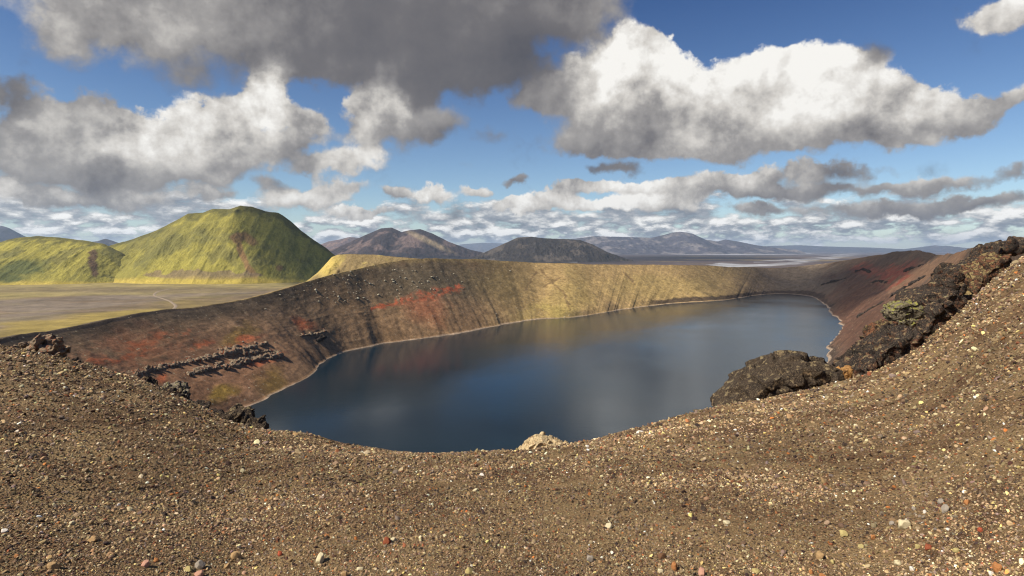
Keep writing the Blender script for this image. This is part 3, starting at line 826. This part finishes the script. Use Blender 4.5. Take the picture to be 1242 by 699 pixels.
tag(mesh_from('gravel', np.concatenate(gv), np.concatenate(gf_), M_pebble, smooth=False, colors={'tint': np.concatenate(gc)}), 'stuff')
# ------------------------------------------------------------------ air, and the clouds whose shade lies on the land
def volume_material(name, col, dens, aniso=0.0):
    m = bpy.data.materials.new(name); m.use_nodes = True
    T = NT(m.node_tree)
    out = T.node('ShaderNodeOutputMaterial'); v = T.node('ShaderNodeVolumePrincipled')
    T.put(v.inputs['Color'], col); v.inputs['Density'].default_value = dens; v.inputs['Anisotropy'].default_value = aniso
    T.l.new(v.outputs[0], out.inputs['Volume'])
    return m


def box(name, x0, x1, y0, y1, z0, z1, mat):
    V = [(x, y, z_) for x in (x0, x1) for y in (y0, y1) for z_ in (z0, z1)]
    Q = [(0, 1, 3, 2), (4, 6, 7, 5), (0, 4, 5, 1), (2, 3, 7, 6), (0, 2, 6, 4), (1, 5, 7, 3)]
    return mesh_from(name, V, Q, mat, smooth=False)


tag(box('haze', -27000, 27000, -27000, 27000, -30, 440, volume_material('air', (0.60, 0.79, 1.0), 4.0e-5, 0.2)), 'stuff')


def cloud(T, up, rx, ry, rz, seed, dens, label):
    """cloud that shades the spot T: set where the line from T to the sun reaches its height"""
    k = (up - T[2]) / SUN[2]
    c = np.array(T) + SUN * k
    v, f = ico(5)
    d = 1 + .55 * fbm(v[:, 0] * 1.6 + seed, v[:, 1] * 1.6, v[:, 2] * 1.6, seed=seed) + .35 * fbm(v[:, 0] * 5, v[:, 1] * 5, v[:, 2] * 5 + seed, seed=seed + 3)
    p = v * d[:, None] * np.array([rx, ry, rz])
    p[:, 2] = np.where(p[:, 2] < 0, p[:, 2] * .45, p[:, 2])
    o = mesh_from('cloud', p, f, volume_material('cloud_vapour', (1, 1, 1), dens, .3))
    o.location = c
    return tag(o, 'thing', label, 'cloud', 'low clouds that shade the land')


cloud((350, 660, 40), 900, 130, 300, 80, 5, .010, 'low flat-based white cloud overhead that shades the far crater wall')
cloud((-440, 1150, 100), 900, 125, 170, 80, 9, .019, 'low puffy white cloud above the mossy hill that shades its summit')
# ------------------------------------------------------------------ rock
def rock_material(name, dark, light, tint2=None, amt2=0.0, lichen=None, lich_amt=0.0, size=1.0, crack=1.0, k=0.9):
    m, T, b = material(name)
    pos = T.node('ShaderNodeTexCoord').outputs['Object']
    nz = T.sep(T.node('ShaderNodeNewGeometry').outputs['Normal'])[2]
    n1 = T.noise(pos, 1.6 / size, 7, .62); n2 = T.noise(pos, 9.0 / size, 6, .65); n3 = T.noise(T.v('ADD', pos, (7.1, 3.3, 1.9)), 2.4 / size, 5, .6)
    vn = T.vor(T.v('ADD', pos, T.scale(T.noise(pos, 4 / size, 3, .5, color=True), .25 * size)), 4.2 / size, out=None)
    c = T.mix(T.rng(T.m('MULTIPLY_ADD', n2, .5, T.m('MULTIPLY', n1, .5)), .40, .62), dark, light)
    c = T.mix(T.m('MULTIPLY', T.rng(T.sep(vn.outputs['Color'])[1], .2, .9), .35), c, T.scale(light, 1.0) if not isinstance(light, tuple) else light)
    if tint2: c = T.mix(T.m('MULTIPLY', T.rng(n3, .60 - .35 * amt2, .68 - .35 * amt2), .9), c, tint2)
    if lichen: c = T.mix(T.m('MULTIPLY', T.m('MULTIPLY', T.rng(n3, .62 - .4 * lich_amt, .70 - .4 * lich_amt), T.rng(nz, .15, .6)), .9), c, lichen)
    grit = T.vor(pos, 38 / size, out=None)
    c = T.mix(T.m('MULTIPLY', T.rng(T.sep(grit.outputs['Color'])[0], .82, .9), T.rng(grit.outputs['Distance'], .45, .25)), c, tuple(x * 1.0 for x in lin(190, 172, 136)))
    T.put(b.inputs['Base Color'], T.scale(c, k))
    h = T.m('ADD', T.m('MULTIPLY', n1, .20 * size), T.m('MULTIPLY', n2, .075 * size))
    h = T.m('ADD', h, T.m('MULTIPLY', T.rng(T.vor(pos, 4.2 / size, 'DISTANCE_TO_EDGE'), 0, .12), .05 * size * crack))
    h = T.m('ADD', h, T.m('MULTIPLY', T.noise(pos, 45 / size, 4, .7), .020 * size))
    T.put(b.inputs['Normal'], T.bump(h, 0.9, 1.0))
    return m


def chunk_mesh(chunks, seed, sub=3):
    V, Q, off = [], [], 0
    shp, f = stone_shapes(sub, 9, seed, .3)
    for i, (c, sx, sy, sz, rot, yaw) in enumerate(chunks):
        v = shp[(i * 5 + seed) % 9].copy()
        v /= np.abs(v).max(0)
        v *= np.array([sx, sy, sz]) / 2
        a = math.radians(yaw); v = v @ np.array([[math.cos(a), math.sin(a), 0], [-math.sin(a), math.cos(a), 0], [0, 0, 1]])
        a = math.radians(rot); v = v @ np.array([[math.cos(a), 0, math.sin(a)], [0, 1, 0], [-math.sin(a), 0, math.cos(a)]])
        V.append(v + c); Q.append(f + off); off += len(v)
    return np.concatenate(V), np.concatenate(Q)


def fused(name, chunks, mat, voxel, amp, seed, label, cat, group=None, freq=1.0, colz=1.0, smooth_=.6):
    """blocks grown together into one rock face, then broken up at several sizes"""
    V, Q = chunks if isinstance(chunks, tuple) else chunk_mesh(chunks, seed)
    base = np.array([V[:, 0].mean(), V[:, 1].mean(), V[:, 2].min()])
    o = mesh_from(name, V - base, Q, None)
    md = o.modifiers.new('fuse', 'REMESH'); md.mode = 'VOXEL'; md.voxel_size = voxel
    dg = bpy.context.evaluated_depsgraph_get()
    me = bpy.data.meshes.new_from_object(o.evaluated_get(dg))
    o.modifiers.clear(); old = o.data; o.data = me; bpy.data.meshes.remove(old); me.name = name
    n = len(me.vertices)
    co_ = np.empty(n * 3, np.float32); me.vertices.foreach_get('co', co_); co_ = co_.reshape(-1, 3).astype(float)
    no = np.empty(n * 3, np.float32); me.vertices.foreach_get('normal', no); no = no.reshape(-1, 3)
    p = co_ / amp
    d = amp * (.9 * fbm(p[:, 0] * .22 * freq, p[:, 1] * .22 * freq, p[:, 2] * .30 * freq, seed=seed) + .75 * (ridged(p[:, 0] * .45, p[:, 1] * .45, p[:, 2] * .6, seed=seed + 5) - .6) + .35 * fbm(p[:, 0] * 1.6, p[:, 1] * 1.6, p[:, 2] * 1.6, seed=seed + 9))
    # broken into cells: each stands a little in or out, with joints between
    rc = np.random.default_rng(seed + 77); span = co_.max(0) - co_.min(0)
    pts = co_.min(0) + rc.uniform(0, 1, (int(min(160, max(24, span.prod() / (amp * 2.2) ** 3))), 3)) * span
    wob = np.stack([fbm(p[:, 0] * .8, p[:, 1] * .8, p[:, 2] * .8, seed=seed + 40 + i) for i in range(3)], 1) * amp * .8
    f1 = np.full(n, 1e9); f2 = np.full(n, 1e9); idn = np.zeros(n, int)
    for i, q in enumerate(pts):
        dd = np.linalg.norm((co_ + wob - q) * (1, 1, colz), axis=1); nw = dd < f1
        f2 = np.where(nw, f1, np.minimum(f2, dd)); idn[nw] = i; f1 = np.where(nw, dd, f1)
    joint = np.clip((f2 - f1) / (amp * .45), 0, 1)
    tilt_ = rc.normal(0, .28, (len(pts), 3))
    face = ((co_ - pts[idn]) * tilt_[idn]).sum(1)
    d = d * smooth_ + amp * (.9 * (rc.uniform(0, 1, len(pts))[idn] - .5) * joint - .5 * (1 - joint)) + np.clip(face, -amp, amp) * joint
    me.vertices.foreach_set('co', (co_ + no * d[:, None]).astype(np.float32).ravel())
    me.polygons.foreach_set('use_smooth', np.ones(len(me.polygons), bool))
    me.materials.clear(); me.materials.append(mat); me.update()
    o.location = base
    return tag(o, 'thing', label, cat, group)


def ch(x, y, w, h, Y, thick, rot=0, yaw=0):
    """block seen at bearing x, slope y, w by h photo units across at distance Y"""
    return (at(x, y, Y), w * Y / F, thick, h * Y / F, rot, yaw)


def crag(pts, Y, thick, lean=.72, seed=0):
    """rock seen as the outline pts at distance Y, thick metres deep: the near face leans back under, the rear tapers"""
    p = np.array(pts, float); m = p.mean(0); top = np.array([m[0] - 4, p[:, 1].min() * .6 + m[1] * .4])
    lay = []
    for f, k, c in ((-.42, lean, top), (-.18, .95, m), (.0, 1.0, m), (.35, .9, m), (.58, .55, m)):
        q = c + (p - c) * k
        lay.append(np.array([at(x, y, Y) for x, y in q]) + np.array([0, f * thick, 0]))
    V = np.concatenate(lay); n = len(p); Q = []
    for a in range(len(lay) - 1):
        for i in range(n):
            j = (i + 1) % n
            Q += [(a * n + i, a * n + j, (a + 1) * n + j), (a * n + i, (a + 1) * n + j, (a + 1) * n + i)]
    for a, o_ in ((0, 1), (len(lay) - 1, 0)):
        V = np.concatenate([V, V[a * n:(a + 1) * n].mean(0)[None]]); ci = len(V) - 1
        for i in range(n):
            j = (i + 1) % n
            Q.append((a * n + j, a * n + i, ci) if o_ else (a * n + i, a * n + j, ci))
    Q = np.array(Q)
    c = V.mean(0); t = V[Q]                                         # outward winding
    if (((np.cross(t[:, 1] - t[:, 0], t[:, 2] - t[:, 0])) * (t.mean(1) - c)).sum(1)).sum() < 0: Q = Q[:, ::-1]
    return V, Q


def strata(pts, size, seed):
    """a bed of rock standing out of the slope along pts: buried behind, a steep broken face in front"""
    pts = np.array(pts, float); L = np.concatenate([[0], np.cumsum(np.hypot(*np.diff(pts, axis=0).T))])
    n = 90; s = np.linspace(0, L[-1], n)
    C = np.array([on_wall(x, y) for x, y in zip(np.interp(s, L, pts[:, 0]), np.interp(s, L, pts[:, 1]))])
    ker = np.ones(7) / 7
    C = np.stack([np.convolve(np.pad(C[:, i], 3, 'edge'), ker, 'valid') for i in range(3)], 1)
    D = np.array([wall_dir(x, y) for x, y in zip(np.interp(s, L, pts[:, 0]), np.interp(s, L, pts[:, 1]))])
    D = np.stack([np.convolve(np.pad(D[:, i], 7, 'edge'), np.ones(15) / 15, 'valid') for i in range(2)], 1); D /= np.linalg.norm(D, axis=1)[:, None]
    u = np.linspace(0, 1, n)
    h = size * (.62 + 1.0 * fbm(s / 9 + seed, s * 0, seed=seed, octaves=3) + .5 * fbm(s / 2.5, s * 0 + seed, seed=seed)) * np.minimum(1, np.minimum(u, 1 - u) * 9 + .35)
    h = np.maximum(h, size * .30)
    prof = [(-2.2, .9), (-.9, 1.0), (.10, .80), (.62, .60), (.80, .10), (.62, -.55), (.30, -1.0), (-.8, -1.6), (-2.0, -.6)]
    V = np.stack([C + np.concatenate([D * (a * h)[:, None], (b * h)[:, None]], 1) for a, b in prof], 1)   # n,9,3
    k = len(prof); Q = []
    for i in range(n - 1):
        for j in range(k):
            a, b, c, d = i * k + j, i * k + (j + 1) % k, (i + 1) * k + (j + 1) % k, (i + 1) * k + j
            Q += [(a, b, c), (a, c, d)]
    for j in range(1, k - 1): Q += [(0, j + 1, j), ((n - 1) * k, (n - 1) * k + j, (n - 1) * k + j + 1)]
    V = V.reshape(-1, 3); Q = np.array(Q); t = V[Q]
    cc = C[np.minimum(Q[:, 0] // k, n - 1)]
    if (((np.cross(t[:, 1] - t[:, 0], t[:, 2] - t[:, 0])) * (t.mean(1) - cc)).sum(1)).sum() < 0: Q = Q[:, ::-1]
    return V, Q


L_ = lin
R_black = rock_material('black_lava', L_(31, 27, 26), L_(70, 60, 52), L_(104, 70, 52), .20, L_(140, 130, 96), .12, size=.8)
R_boulder = rock_material('gritty_lava', L_(44, 37, 32), L_(86, 72, 57), L_(150, 126, 96), .10, L_(128, 116, 84), .12, size=.6)
R_lichen = rock_material('lichen_lava', L_(60, 54, 46), L_(140, 128, 104), L_(44, 38, 34), .2, L_(150, 146, 70), .38, size=.7)
R_rust = rock_material('rust_lava', L_(70, 46, 36), L_(136, 92, 64), L_(50, 42, 36), .5, L_(150, 128, 84), .3, size=.9)
R_ochre = rock_material('ochre_tuff', L_(130, 90, 50), L_(184, 138, 82), L_(96, 70, 46), .15, size=.5)
R_mixed = rock_material('welded_scoria', L_(70, 58, 50), L_(178, 154, 124), L_(146, 86, 58), .2, size=.5)
R_cream = rock_material('cream_tuff', L_(172, 142, 98), L_(226, 204, 160), L_(150, 100, 60), .15, size=.35)
R_grey = rock_material('grey_lava', L_(70, 62, 54), L_(164, 150, 128), L_(48, 42, 38), .25, L_(170, 160, 110), .2, size=.35)

fused('boulder', crag([(866, 506), (870, 494), (877, 482), (886, 470), (900, 458), (916, 449), (938, 438), (956, 432), (968, 432.5), (984, 438), (1000, 441), (1013, 449), (1020, 460), (1018, 473), (1002, 480), (975, 488), (940, 500), (905, 512)], 22.6, 3.4, .66), R_boulder, .036, .17, 3,
      'huge dark slab-like boulder jutting over the lake at the gravel edge', 'boulder', smooth_=.45)
fused('boulder', crag([(1012, 474), (1013, 458), (1020, 447), (1030, 444), (1033, 454), (1029, 466), (1026, 478)], 24.4, .7), R_ochre, .025, .10, 4, 'small bright ochre boulder wedged between the huge dark slab and the black outcrop', 'boulder')
fused('lava_outcrop', crag([(1016, 484), (1017, 464), (1022, 448), (1036, 436), (1050, 424), (1062, 414), (1078, 404), (1096, 397), (1112, 399), (1116, 412), (1108, 424), (1092, 436), (1070, 452), (1044, 474)], 28.4, 3.0, .62), R_black, .042, .24, 6,
      'black craggy lava outcrop leaning over the lake, next to the ochre boulder', 'outcrop', smooth_=.45)
fused('boulder', crag([(1050, 416), (1053, 404), (1060, 395), (1070, 388), (1084, 391), (1083, 400), (1070, 410), (1060, 420)], 31.5, 1.4), R_rust, .03, .16, 8, 'rust-red lava boulder between the black outcrop and the yellow-topped one', 'boulder')
fused('boulder', crag([(1075, 380), (1079, 370), (1090, 366), (1106, 367), (1113, 373), (1110, 386), (1100, 398), (1084, 396)], 34, 1.8, .8), R_lichen, .03, .16, 9, 'grey lava boulder capped with bright yellow lichen', 'boulder')
fused('lava_outcrop', crag([(1098, 412), (1106, 394), (1116, 380), (1124, 366), (1136, 354), (1148, 350), (1158, 354), (1164, 366), (1158, 386), (1144, 402), (1124, 416), (1106, 426)], 37.5, 3.2, .66), R_black, .05, .30, 12,
      'jagged black lava outcrop just below the rust-orange crag', 'outcrop', smooth_=.45)
fused('lava_outcrop', crag([(1150, 384), (1156, 362), (1164, 346), (1176, 331), (1190, 321), (1202, 312), (1213, 306), (1219, 314), (1214, 332), (1202, 352), (1186, 372), (1166, 392)], 44, 4.0, .7), R_rust, .055, .34, 15,
      'rust-orange lava crag high on the rim slope', 'outcrop', smooth_=.45)
fused('lava_outcrop', crag([(1142, 362), (1144, 346), (1148, 333), (1156, 327), (1165, 330), (1166, 342), (1162, 358), (1154, 370)], 42, 1.8, .75), R_black, .04, .24, 16, 'dark upright lava pillar at the lower flank of the rust-orange crag', 'outcrop')
fused('lava_outcrop', [ch(1112 + 14 * i, 361 - 9.2 * i + (i % 3) * 2, 32, 13 + (i % 2) * 3, 58 + 1.4 * i, 4, 34) for i in range(8)] + [ch(1218 + 14 * i, 303 - 3.5 * i, 36, 9, 70 + i, 4.5, 14) for i in range(4)], R_black, .10, .42, 18,
      'long black lava spine climbing to the crest of the rim behind the rust-orange crag', 'outcrop')
fused('lava_outcrop', [ch(64, 425, 36, 28, 38, 1.8, -6), ch(54, 414, 22, 20, 38.4, 1.3, 10), ch(34, 424, 26, 16, 38.2, 1.2, -20), ch(44, 415, 11, 24, 37.6, .7, -20), ch(72, 420, 14, 24, 37.8, .8, 4)], R_mixed, .04, .26, 21,
      'tan and rust-red block of welded scoria on the gravel edge above the red crater wall', 'outcrop')
for i, (x, y, w, h, Y, lab) in enumerate(((92, 440, 12, 10, 34.5, 'small dark boulder just below the tan and rust scoria block'), (106, 446, 12, 7, 34, 'low dark boulder second down the edge from the tan and rust scoria block'))):
    fused('boulder', [ch(x, y, w, h, Y, .5, -15)], R_black, .025, .12, 24 + i, lab, 'boulder')
fused('lava_outcrop', [ch(182 + 15.5 * i, 467 + 8.2 * i + (i % 2) * 2, 34, 16 + (i % 3) * 3, 27.6 - .9 * i, 1.0, -26) for i in range(6)], R_black, .03, .22, 28,
      'low black lava rib along the gravel edge beneath the round grey boulder', 'outcrop')
fused('boulder', [ch(219, 474, 22, 23, 26.9, .9, 0), ch(224, 479, 14, 14, 26.7, .6, 0)], R_grey, .02, .12, 30, 'round grey boulder standing on the black lava rib', 'boulder')
fused('boulder', [ch(201, 471, 18, 14, 27.3, .6, -15)], R_grey, .02, .11, 31, 'squat pale grey boulder uphill of the round one on the black rib', 'boulder')
fused('lava_outcrop', [ch(290, 507, 42, 36, 21.4, 1.5, -8), ch(310, 514, 30, 24, 20.8, 1.2, -30), ch(274, 507, 26, 24, 21.8, 1.1, 14), ch(318, 519, 14, 10, 20.4, .6, -20)], R_boulder, .032, .24, 33,
      'dark gritty outcrop at the gravel edge where the lake first shows', 'outcrop')
fused('boulder', crag([(624, 554), (630, 545), (637, 537), (646, 532), (657, 530), (667, 534), (678, 536), (688, 540), (696, 548), (690, 556)], 14.0, .8, .8), R_cream, .011, .045, 36, 'low cream-coloured boulder on the edge above the middle of the lake', 'boulder')

# ------------------------------------------------------------------ rock bands and blocks in the crater wall
wr = (tt > 0.02) & (tt < 0.99)
wpts = P[wr].reshape(-1, 3); wx, wy = bearing(wpts)
vis = wpts[:, 1] > 60
wcol = np.tile(np.arange(NS), wr.sum())
wpts, wx, wy, wcol = wpts[vis], wx[vis], wy[vis], wcol[vis]


def wall_dir(x, y):
    return -rdir[wcol[np.argmin((wx - x) ** 2 + (wy - y) ** 2)]]


def on_wall(x, y):
    return wpts[np.argmin((wx - x) ** 2 + (wy - y) ** 2)]


def ledge(pts, size, n, mat, seed, label, group):
    fused('lava_ledge', strata(pts, size, seed), mat, size * .09, size * .30, seed, label, 'rock ledge', group, freq=1.2, colz=.30, smooth_=.7)


R_band = rock_material('layered_lava', L_(104, 88, 72), L_(182, 160, 132), L_(150, 78, 50), .15, size=3.0, crack=2.0)
R_band2 = rock_material('dark_band', L_(44, 39, 37), L_(84, 74, 66), size=4.0, crack=2.0)
G1, G2 = 'lava ledges in the red crater wall', 'dark lava ledges in the shaded crater wall'
ledge([(164, 457), (185, 450), (205, 445), (228, 440)], 2.3, 26, R_band, 51, 'long grey lava ledge slanting up from the gravel edge across the red crater wall', G1)
ledge([(228, 440), (255, 435), (280, 429), (300, 424), (324, 416)], 2.2, 36, R_band, 52, 'upper grey lava ledge that runs out in the middle of the red crater wall', G1)
ledge([(228, 456), (246, 450), (262, 447), (280, 445)], 1.8, 26, R_band, 53, 'broken pale lava ledge lowest in the red crater wall', G1)
ledge([(280, 445), (300, 439), (322, 435), (344, 431)], 2.1, 34, R_band, 54, 'lower columned lava ledge under a red scoria band', G1)
ledge([(290, 431), (310, 428), (340, 426)], 1.3, 34, R_band, 55, 'thin lava ledge between the upper and the columned ones', G1)
ledge([(362, 408), (380, 406), (396, 402)], 1.9, 18, R_band, 56, 'short lava ledge above the shore beyond the red wall, topped by red scoria', G1)
ledge([(384, 414), (396, 408)], 1.6, 7, R_band2, 57, 'stub of dark lava ledge just under the short ledge near the shore', G1)
ledge([(996, 346), (1012, 342), (1026, 338)], 2.2, 26, R_band2, 61, 'black lava ledge farthest along the shaded wall', G2)
ledge([(1036, 331), (1046, 327), (1056, 331)], 2.2, 26, R_band2, 62, 'black lava ledge under a red scoria patch on the shaded wall', G2)
ledge([(1056, 344), (1066, 341), (1076, 344)], 2.0, 26, R_band2, 63, 'short black lava ledge below the red scoria patch', G2)
ledge([(1096, 330), (1112, 324), (1124, 320)], 1.9, 34, R_band2, 64, 'thin black lava ledge high on the shaded wall near the crest', G2)
ledge([(1040, 385), (1056, 375), (1072, 366)], 1.7, 40, R_band2, 65, 'slanting black lava ledge low on the shaded wall above the shore', G2)
ledge([(1080, 362), (1100, 348), (1122, 336)], 1.7, 60, R_band2, 66, 'long slanting black lava ledge running up the shaded wall beside the rim spine', G2)

R_pale = rock_material('pale_block', L_(150, 140, 118), L_(204, 194, 168), size=1.0)
wall_shapes, wf = stone_shapes(2, 8, 500, .3)
proto = []
for i in range(8):
    o = mesh_from('pale_boulder', wall_shapes[i], wf, R_pale, smooth=False); proto.append(o.data)
    bpy.data.objects.remove(o)
r5 = np.random.default_rng(9)
cnt = 0
while cnt < 235:
    u = r5.uniform()
    if u < .62: x, y = r5.normal(425, 42), r5.normal(352, 15)
    elif u < .80: x, y = r5.normal(510, 45), r5.normal(338, 10)
    elif u < .92: x, y = r5.normal(640, 25), r5.normal(378, 8)
    else: x, y = r5.normal(320, 50), r5.normal(430, 22)
    c = on_wall(x, y); bx, by = bearing(c)
    if math.hypot(bx - x, by - y) > 3 or (u < .8 and y > 388 - .05 * x): continue
    o = bpy.data.objects.new('pale_boulder', proto[cnt % 8]); COL.objects.link(o)
    s = (.22 + .85 * r5.uniform() ** 3.0) * (1.0 if u < .8 else .7)
    o.location = c + np.array([0, 0, s * .25]); o.scale = (s, s, s * .9); o.rotation_euler = (r5.normal(0, .2), r5.normal(0, .2), r5.uniform(0, 6.28))
    tag(o, 'thing', 'pale boulder lying among many others on the dark crater wall', 'boulder', 'pale boulders strewn over the crater wall')
    cnt += 1

# ------------------------------------------------------------------ single stones in the gravel
def ground_at(x, y):
    t = np.geomspace(2, 70, 4000)
    d = np.array([(x - CX) / F, 1, -(y - HY) / F])
    p = np.array([0, 0, EYE]) + t[:, None] * d
    below = np.nonzero(p[:, 2] < slope_z(p[:, 0], p[:, 1]))[0]
    return p[below[0]] if len(below) else p[-1]


def stone_mat(name, col, dark=.75):
    return rock_material(name, tuple(c * dark for c in col), col, size=.03, crack=.3, k=.95)


MS = {n: stone_mat(n, c) for n, c in (('cream_stone', L_(212, 196, 156)), ('white_stone', L_(226, 216, 200)), ('orange_stone', L_(176, 118, 70)), ('red_stone', L_(176, 86, 58)), ('rust_stone', L_(140, 74, 48)), ('yellow_stone', L_(186, 168, 110)),
                                      ('grey_stone', L_(158, 146, 130)), ('tan_stone', L_(176, 142, 98)), ('brown_stone', L_(112, 80, 56)), ('pink_stone', L_(190, 142, 118)))}
STONES = [
    (388, 676, 10, 14, 'cream_stone', 'cream egg-shaped stone, palest and largest of the gravel below the lake'), (340, 670, 6, 9, 'red_stone', 'small bright red stone beside the cream egg-shaped one'),
    (396, 650, 7, 7, 'orange_stone', 'orange pebble directly above the cream egg-shaped stone'), (477, 654, 7, 6, 'cream_stone', 'cream pebble touching a rust-red one'), (469, 655, 10, 10, 'rust_stone', 'rust-red stone touching a cream pebble'),
    (286, 673, 13, 11, 'tan_stone', 'lumpy tan stone above a group of three others'), (242, 684, 12, 12, 'grey_stone', 'knobbly grey-tan stone beside a yellowish one'), (228, 689, 10, 8, 'yellow_stone', 'yellowish split stone beside the knobbly grey-tan one'),
    (276, 686, 8, 8, 'tan_stone', 'tan pebble just below the lumpy tan stone'), (241, 695, 11, 9, 'pink_stone', 'pinkish brown stone under the knobbly grey-tan one'), (418, 696, 8, 10, 'tan_stone', 'upright tan stone at the picture edge below the cream egg-shaped one'),
    (437, 689, 9, 5, 'cream_stone', 'flat cream stone right below the cream egg-shaped one'), (65, 685, 15, 10, 'tan_stone', 'tan lumpy stone in a dark hollow of the gravel'), (20, 674, 7, 6, 'orange_stone', 'orange pebble uphill of the tan lumpy stone'),
    (176, 683, 10, 9, 'pink_stone', 'pinkish stone beside a deep dark gap in the gravel'), (190, 678, 6, 7, 'orange_stone', 'orange pebble across the dark gap from the pinkish stone'), (5, 643, 9, 6, 'white_stone', 'white flat stone at the outer edge of the gravel'),
    (87, 634, 6, 6, 'cream_stone', 'cream round pebble alone on brown gravel'), (113, 653, 12, 7, 'tan_stone', 'ochre-tan flat stone downhill of the lone cream pebble'), (144, 612, 4, 4, 'white_stone', 'tiny white pebble high on the plain brown gravel'),
    (569, 692, 10, 9, 'yellow_stone', 'pale yellow angular stone at the bottom of the slope'), (584, 575, 7, 4, 'white_stone', 'white flat pebble nearest under the lake edge'), (577, 594, 8, 4, 'cream_stone', 'thin pale stone lying flat below the white flat pebble'),
    (738, 637, 9, 9, 'cream_stone', 'cream stone with a yellow side'), (716, 677, 9, 10, 'grey_stone', 'round mauve-grey stone standing out from smaller gravel'), (803, 673, 11, 9, 'brown_stone', 'round brown stone with a dark hollow beside it'), (818, 686, 8, 12, 'orange_stone', 'orange-tan stone under the round brown one'),
    (801, 692, 8, 6, 'cream_stone', 'cream pebble beside the orange-tan stone'), (851, 693, 8, 12, 'pink_stone', 'pink upright stone with a pale tip'), (917, 691, 10, 8, 'yellow_stone', 'bright yellow flat stone near the bottom edge'), (881, 633, 10, 6, 'cream_stone', 'cream oval stone on open gravel'),
    (995, 673, 9, 11, 'tan_stone', 'tan rounded stone with a dark stone next to it'), (1023, 646, 10, 9, 'yellow_stone', 'pale yellow rough-sided stone in dark gravel'), (1010, 681, 6, 6, 'yellow_stone', 'small yellow pebble between two tan stones'), (984, 693, 6, 7, 'orange_stone', 'small orange pebble below the tan rounded stone'),
    (997, 697, 8, 5, 'orange_stone', 'flat orange stone at the very bottom edge'), (1147, 616, 9, 12, 'grey_stone', 'pale grey block-shaped stone, propping a striped one'), (1141, 607, 8, 7, 'grey_stone', 'striped grey stone leaning on the pale grey block'), (1097, 635, 14, 15, 'cream_stone', 'large cream pitted stone, biggest on the right side'),
    (1173, 608, 7, 8, 'orange_stone', 'orange stone near the pale grey block'), (1160, 667, 9, 7, 'yellow_stone', 'yellow stone with a smooth top uphill of others'), (1113, 662, 6, 6, 'yellow_stone', 'yellow pebble beside a rust-red stone'), (1126, 663, 8, 8, 'rust_stone', 'rust-red stone beside a yellow pebble'),
    (1089, 681, 8, 9, 'cream_stone', 'cream angular stone below the large pitted one'), (1106, 689, 6, 8, 'white_stone', 'white stone with an orange flank'), (1210, 687, 8, 14, 'orange_stone', 'tall ochre-orange stone touching a white pebble'), (1202, 695, 6, 7, 'white_stone', 'white pebble touching the tall ochre-orange stone'),
    (1150, 642, 7, 4, 'white_stone', 'white sliver of stone below the pale grey block'), (1109, 616, 6, 6, 'grey_stone', 'small light grey stone left of a white one'), (1122, 620, 5, 5, 'white_stone', 'small white stone beside a light grey one'), (1082, 634, 7, 6, 'grey_stone', 'round light grey stone beside the large cream pitted one'),
    (1044, 662, 8, 6, 'yellow_stone', 'dull yellow stone touching an orange one'), (1059, 651, 5, 8, 'orange_stone', 'thin orange stone beside a dark pebble'), (1129, 697, 7, 5, 'orange_stone', 'orange stone half cut off by the bottom edge'), (1189, 642, 6, 7, 'red_stone', 'red-and-white pebble alone on brown slope'),
    (763, 529, 7, 6, 'rust_stone', 'rust-brown stone standing on the skyline of the gravel edge'), (776, 524, 9, 4, 'white_stone', 'white flat stone on the gravel edge over the lake'), (359, 526, 8, 6, 'tan_stone', 'tan stone on the gravel edge beyond the dark gritty outcrop'), (712, 541, 5, 5, 'white_stone', 'white pebble near the cream boulder on the edge'),
]
st_shapes, stf = stone_shapes(3, 14, 700, .24)
for i, (x, y, w, h, mt, lab) in enumerate(STONES):
    c = ground_at(x, y + h * .42); k = c[1] / F
    v = st_shapes[i % 14]; v = v / np.abs(v).max(0)
    v = v * np.array([w * k / 2, (w + h) * k / 4, h * k / 2])
    v[:, 2] -= v[:, 2].min()
    o = mesh_from('stone', v, stf, MS[mt]); o.location = c - np.array([0, 0, h * k * .24])
    tag(o, 'thing', lab, 'stone', 'loose stones in the gravel')
# ------------------------------------------------------------------ camera
cd = bpy.data.cameras.new('camera'); co = bpy.data.objects.new('camera', cd); COL.objects.link(co); S.camera = co
cd.sensor_width = 36; cd.lens = 36 * F / 1242; cd.clip_start = 0.1; cd.clip_end = 120000
cd.shift_y = -(349.5 - HY) / 1242 * 1.0
co.location = (0, 0, EYE); co.rotation_euler = (math.radians(90), 0, 0)
vs = S.view_settings; vs.view_transform = 'Standard'; vs.look = 'None'; vs.gamma = 1; vs.exposure = 0.40
vs.use_curve_mapping = False
S.cycles.use_denoising = True
S.cycles.pixel_filter_type = 'BLACKMAN_HARRIS'; S.cycles.filter_width = 1.15
S.cycles.max_bounces = 6; S.cycles.diffuse_bounces = 2; S.cycles.glossy_bounces = 2; S.cycles.volume_bounces = 1
W.cycles.sampling_method = 'MANUAL'; W.cycles.sample_map_resolution = 512
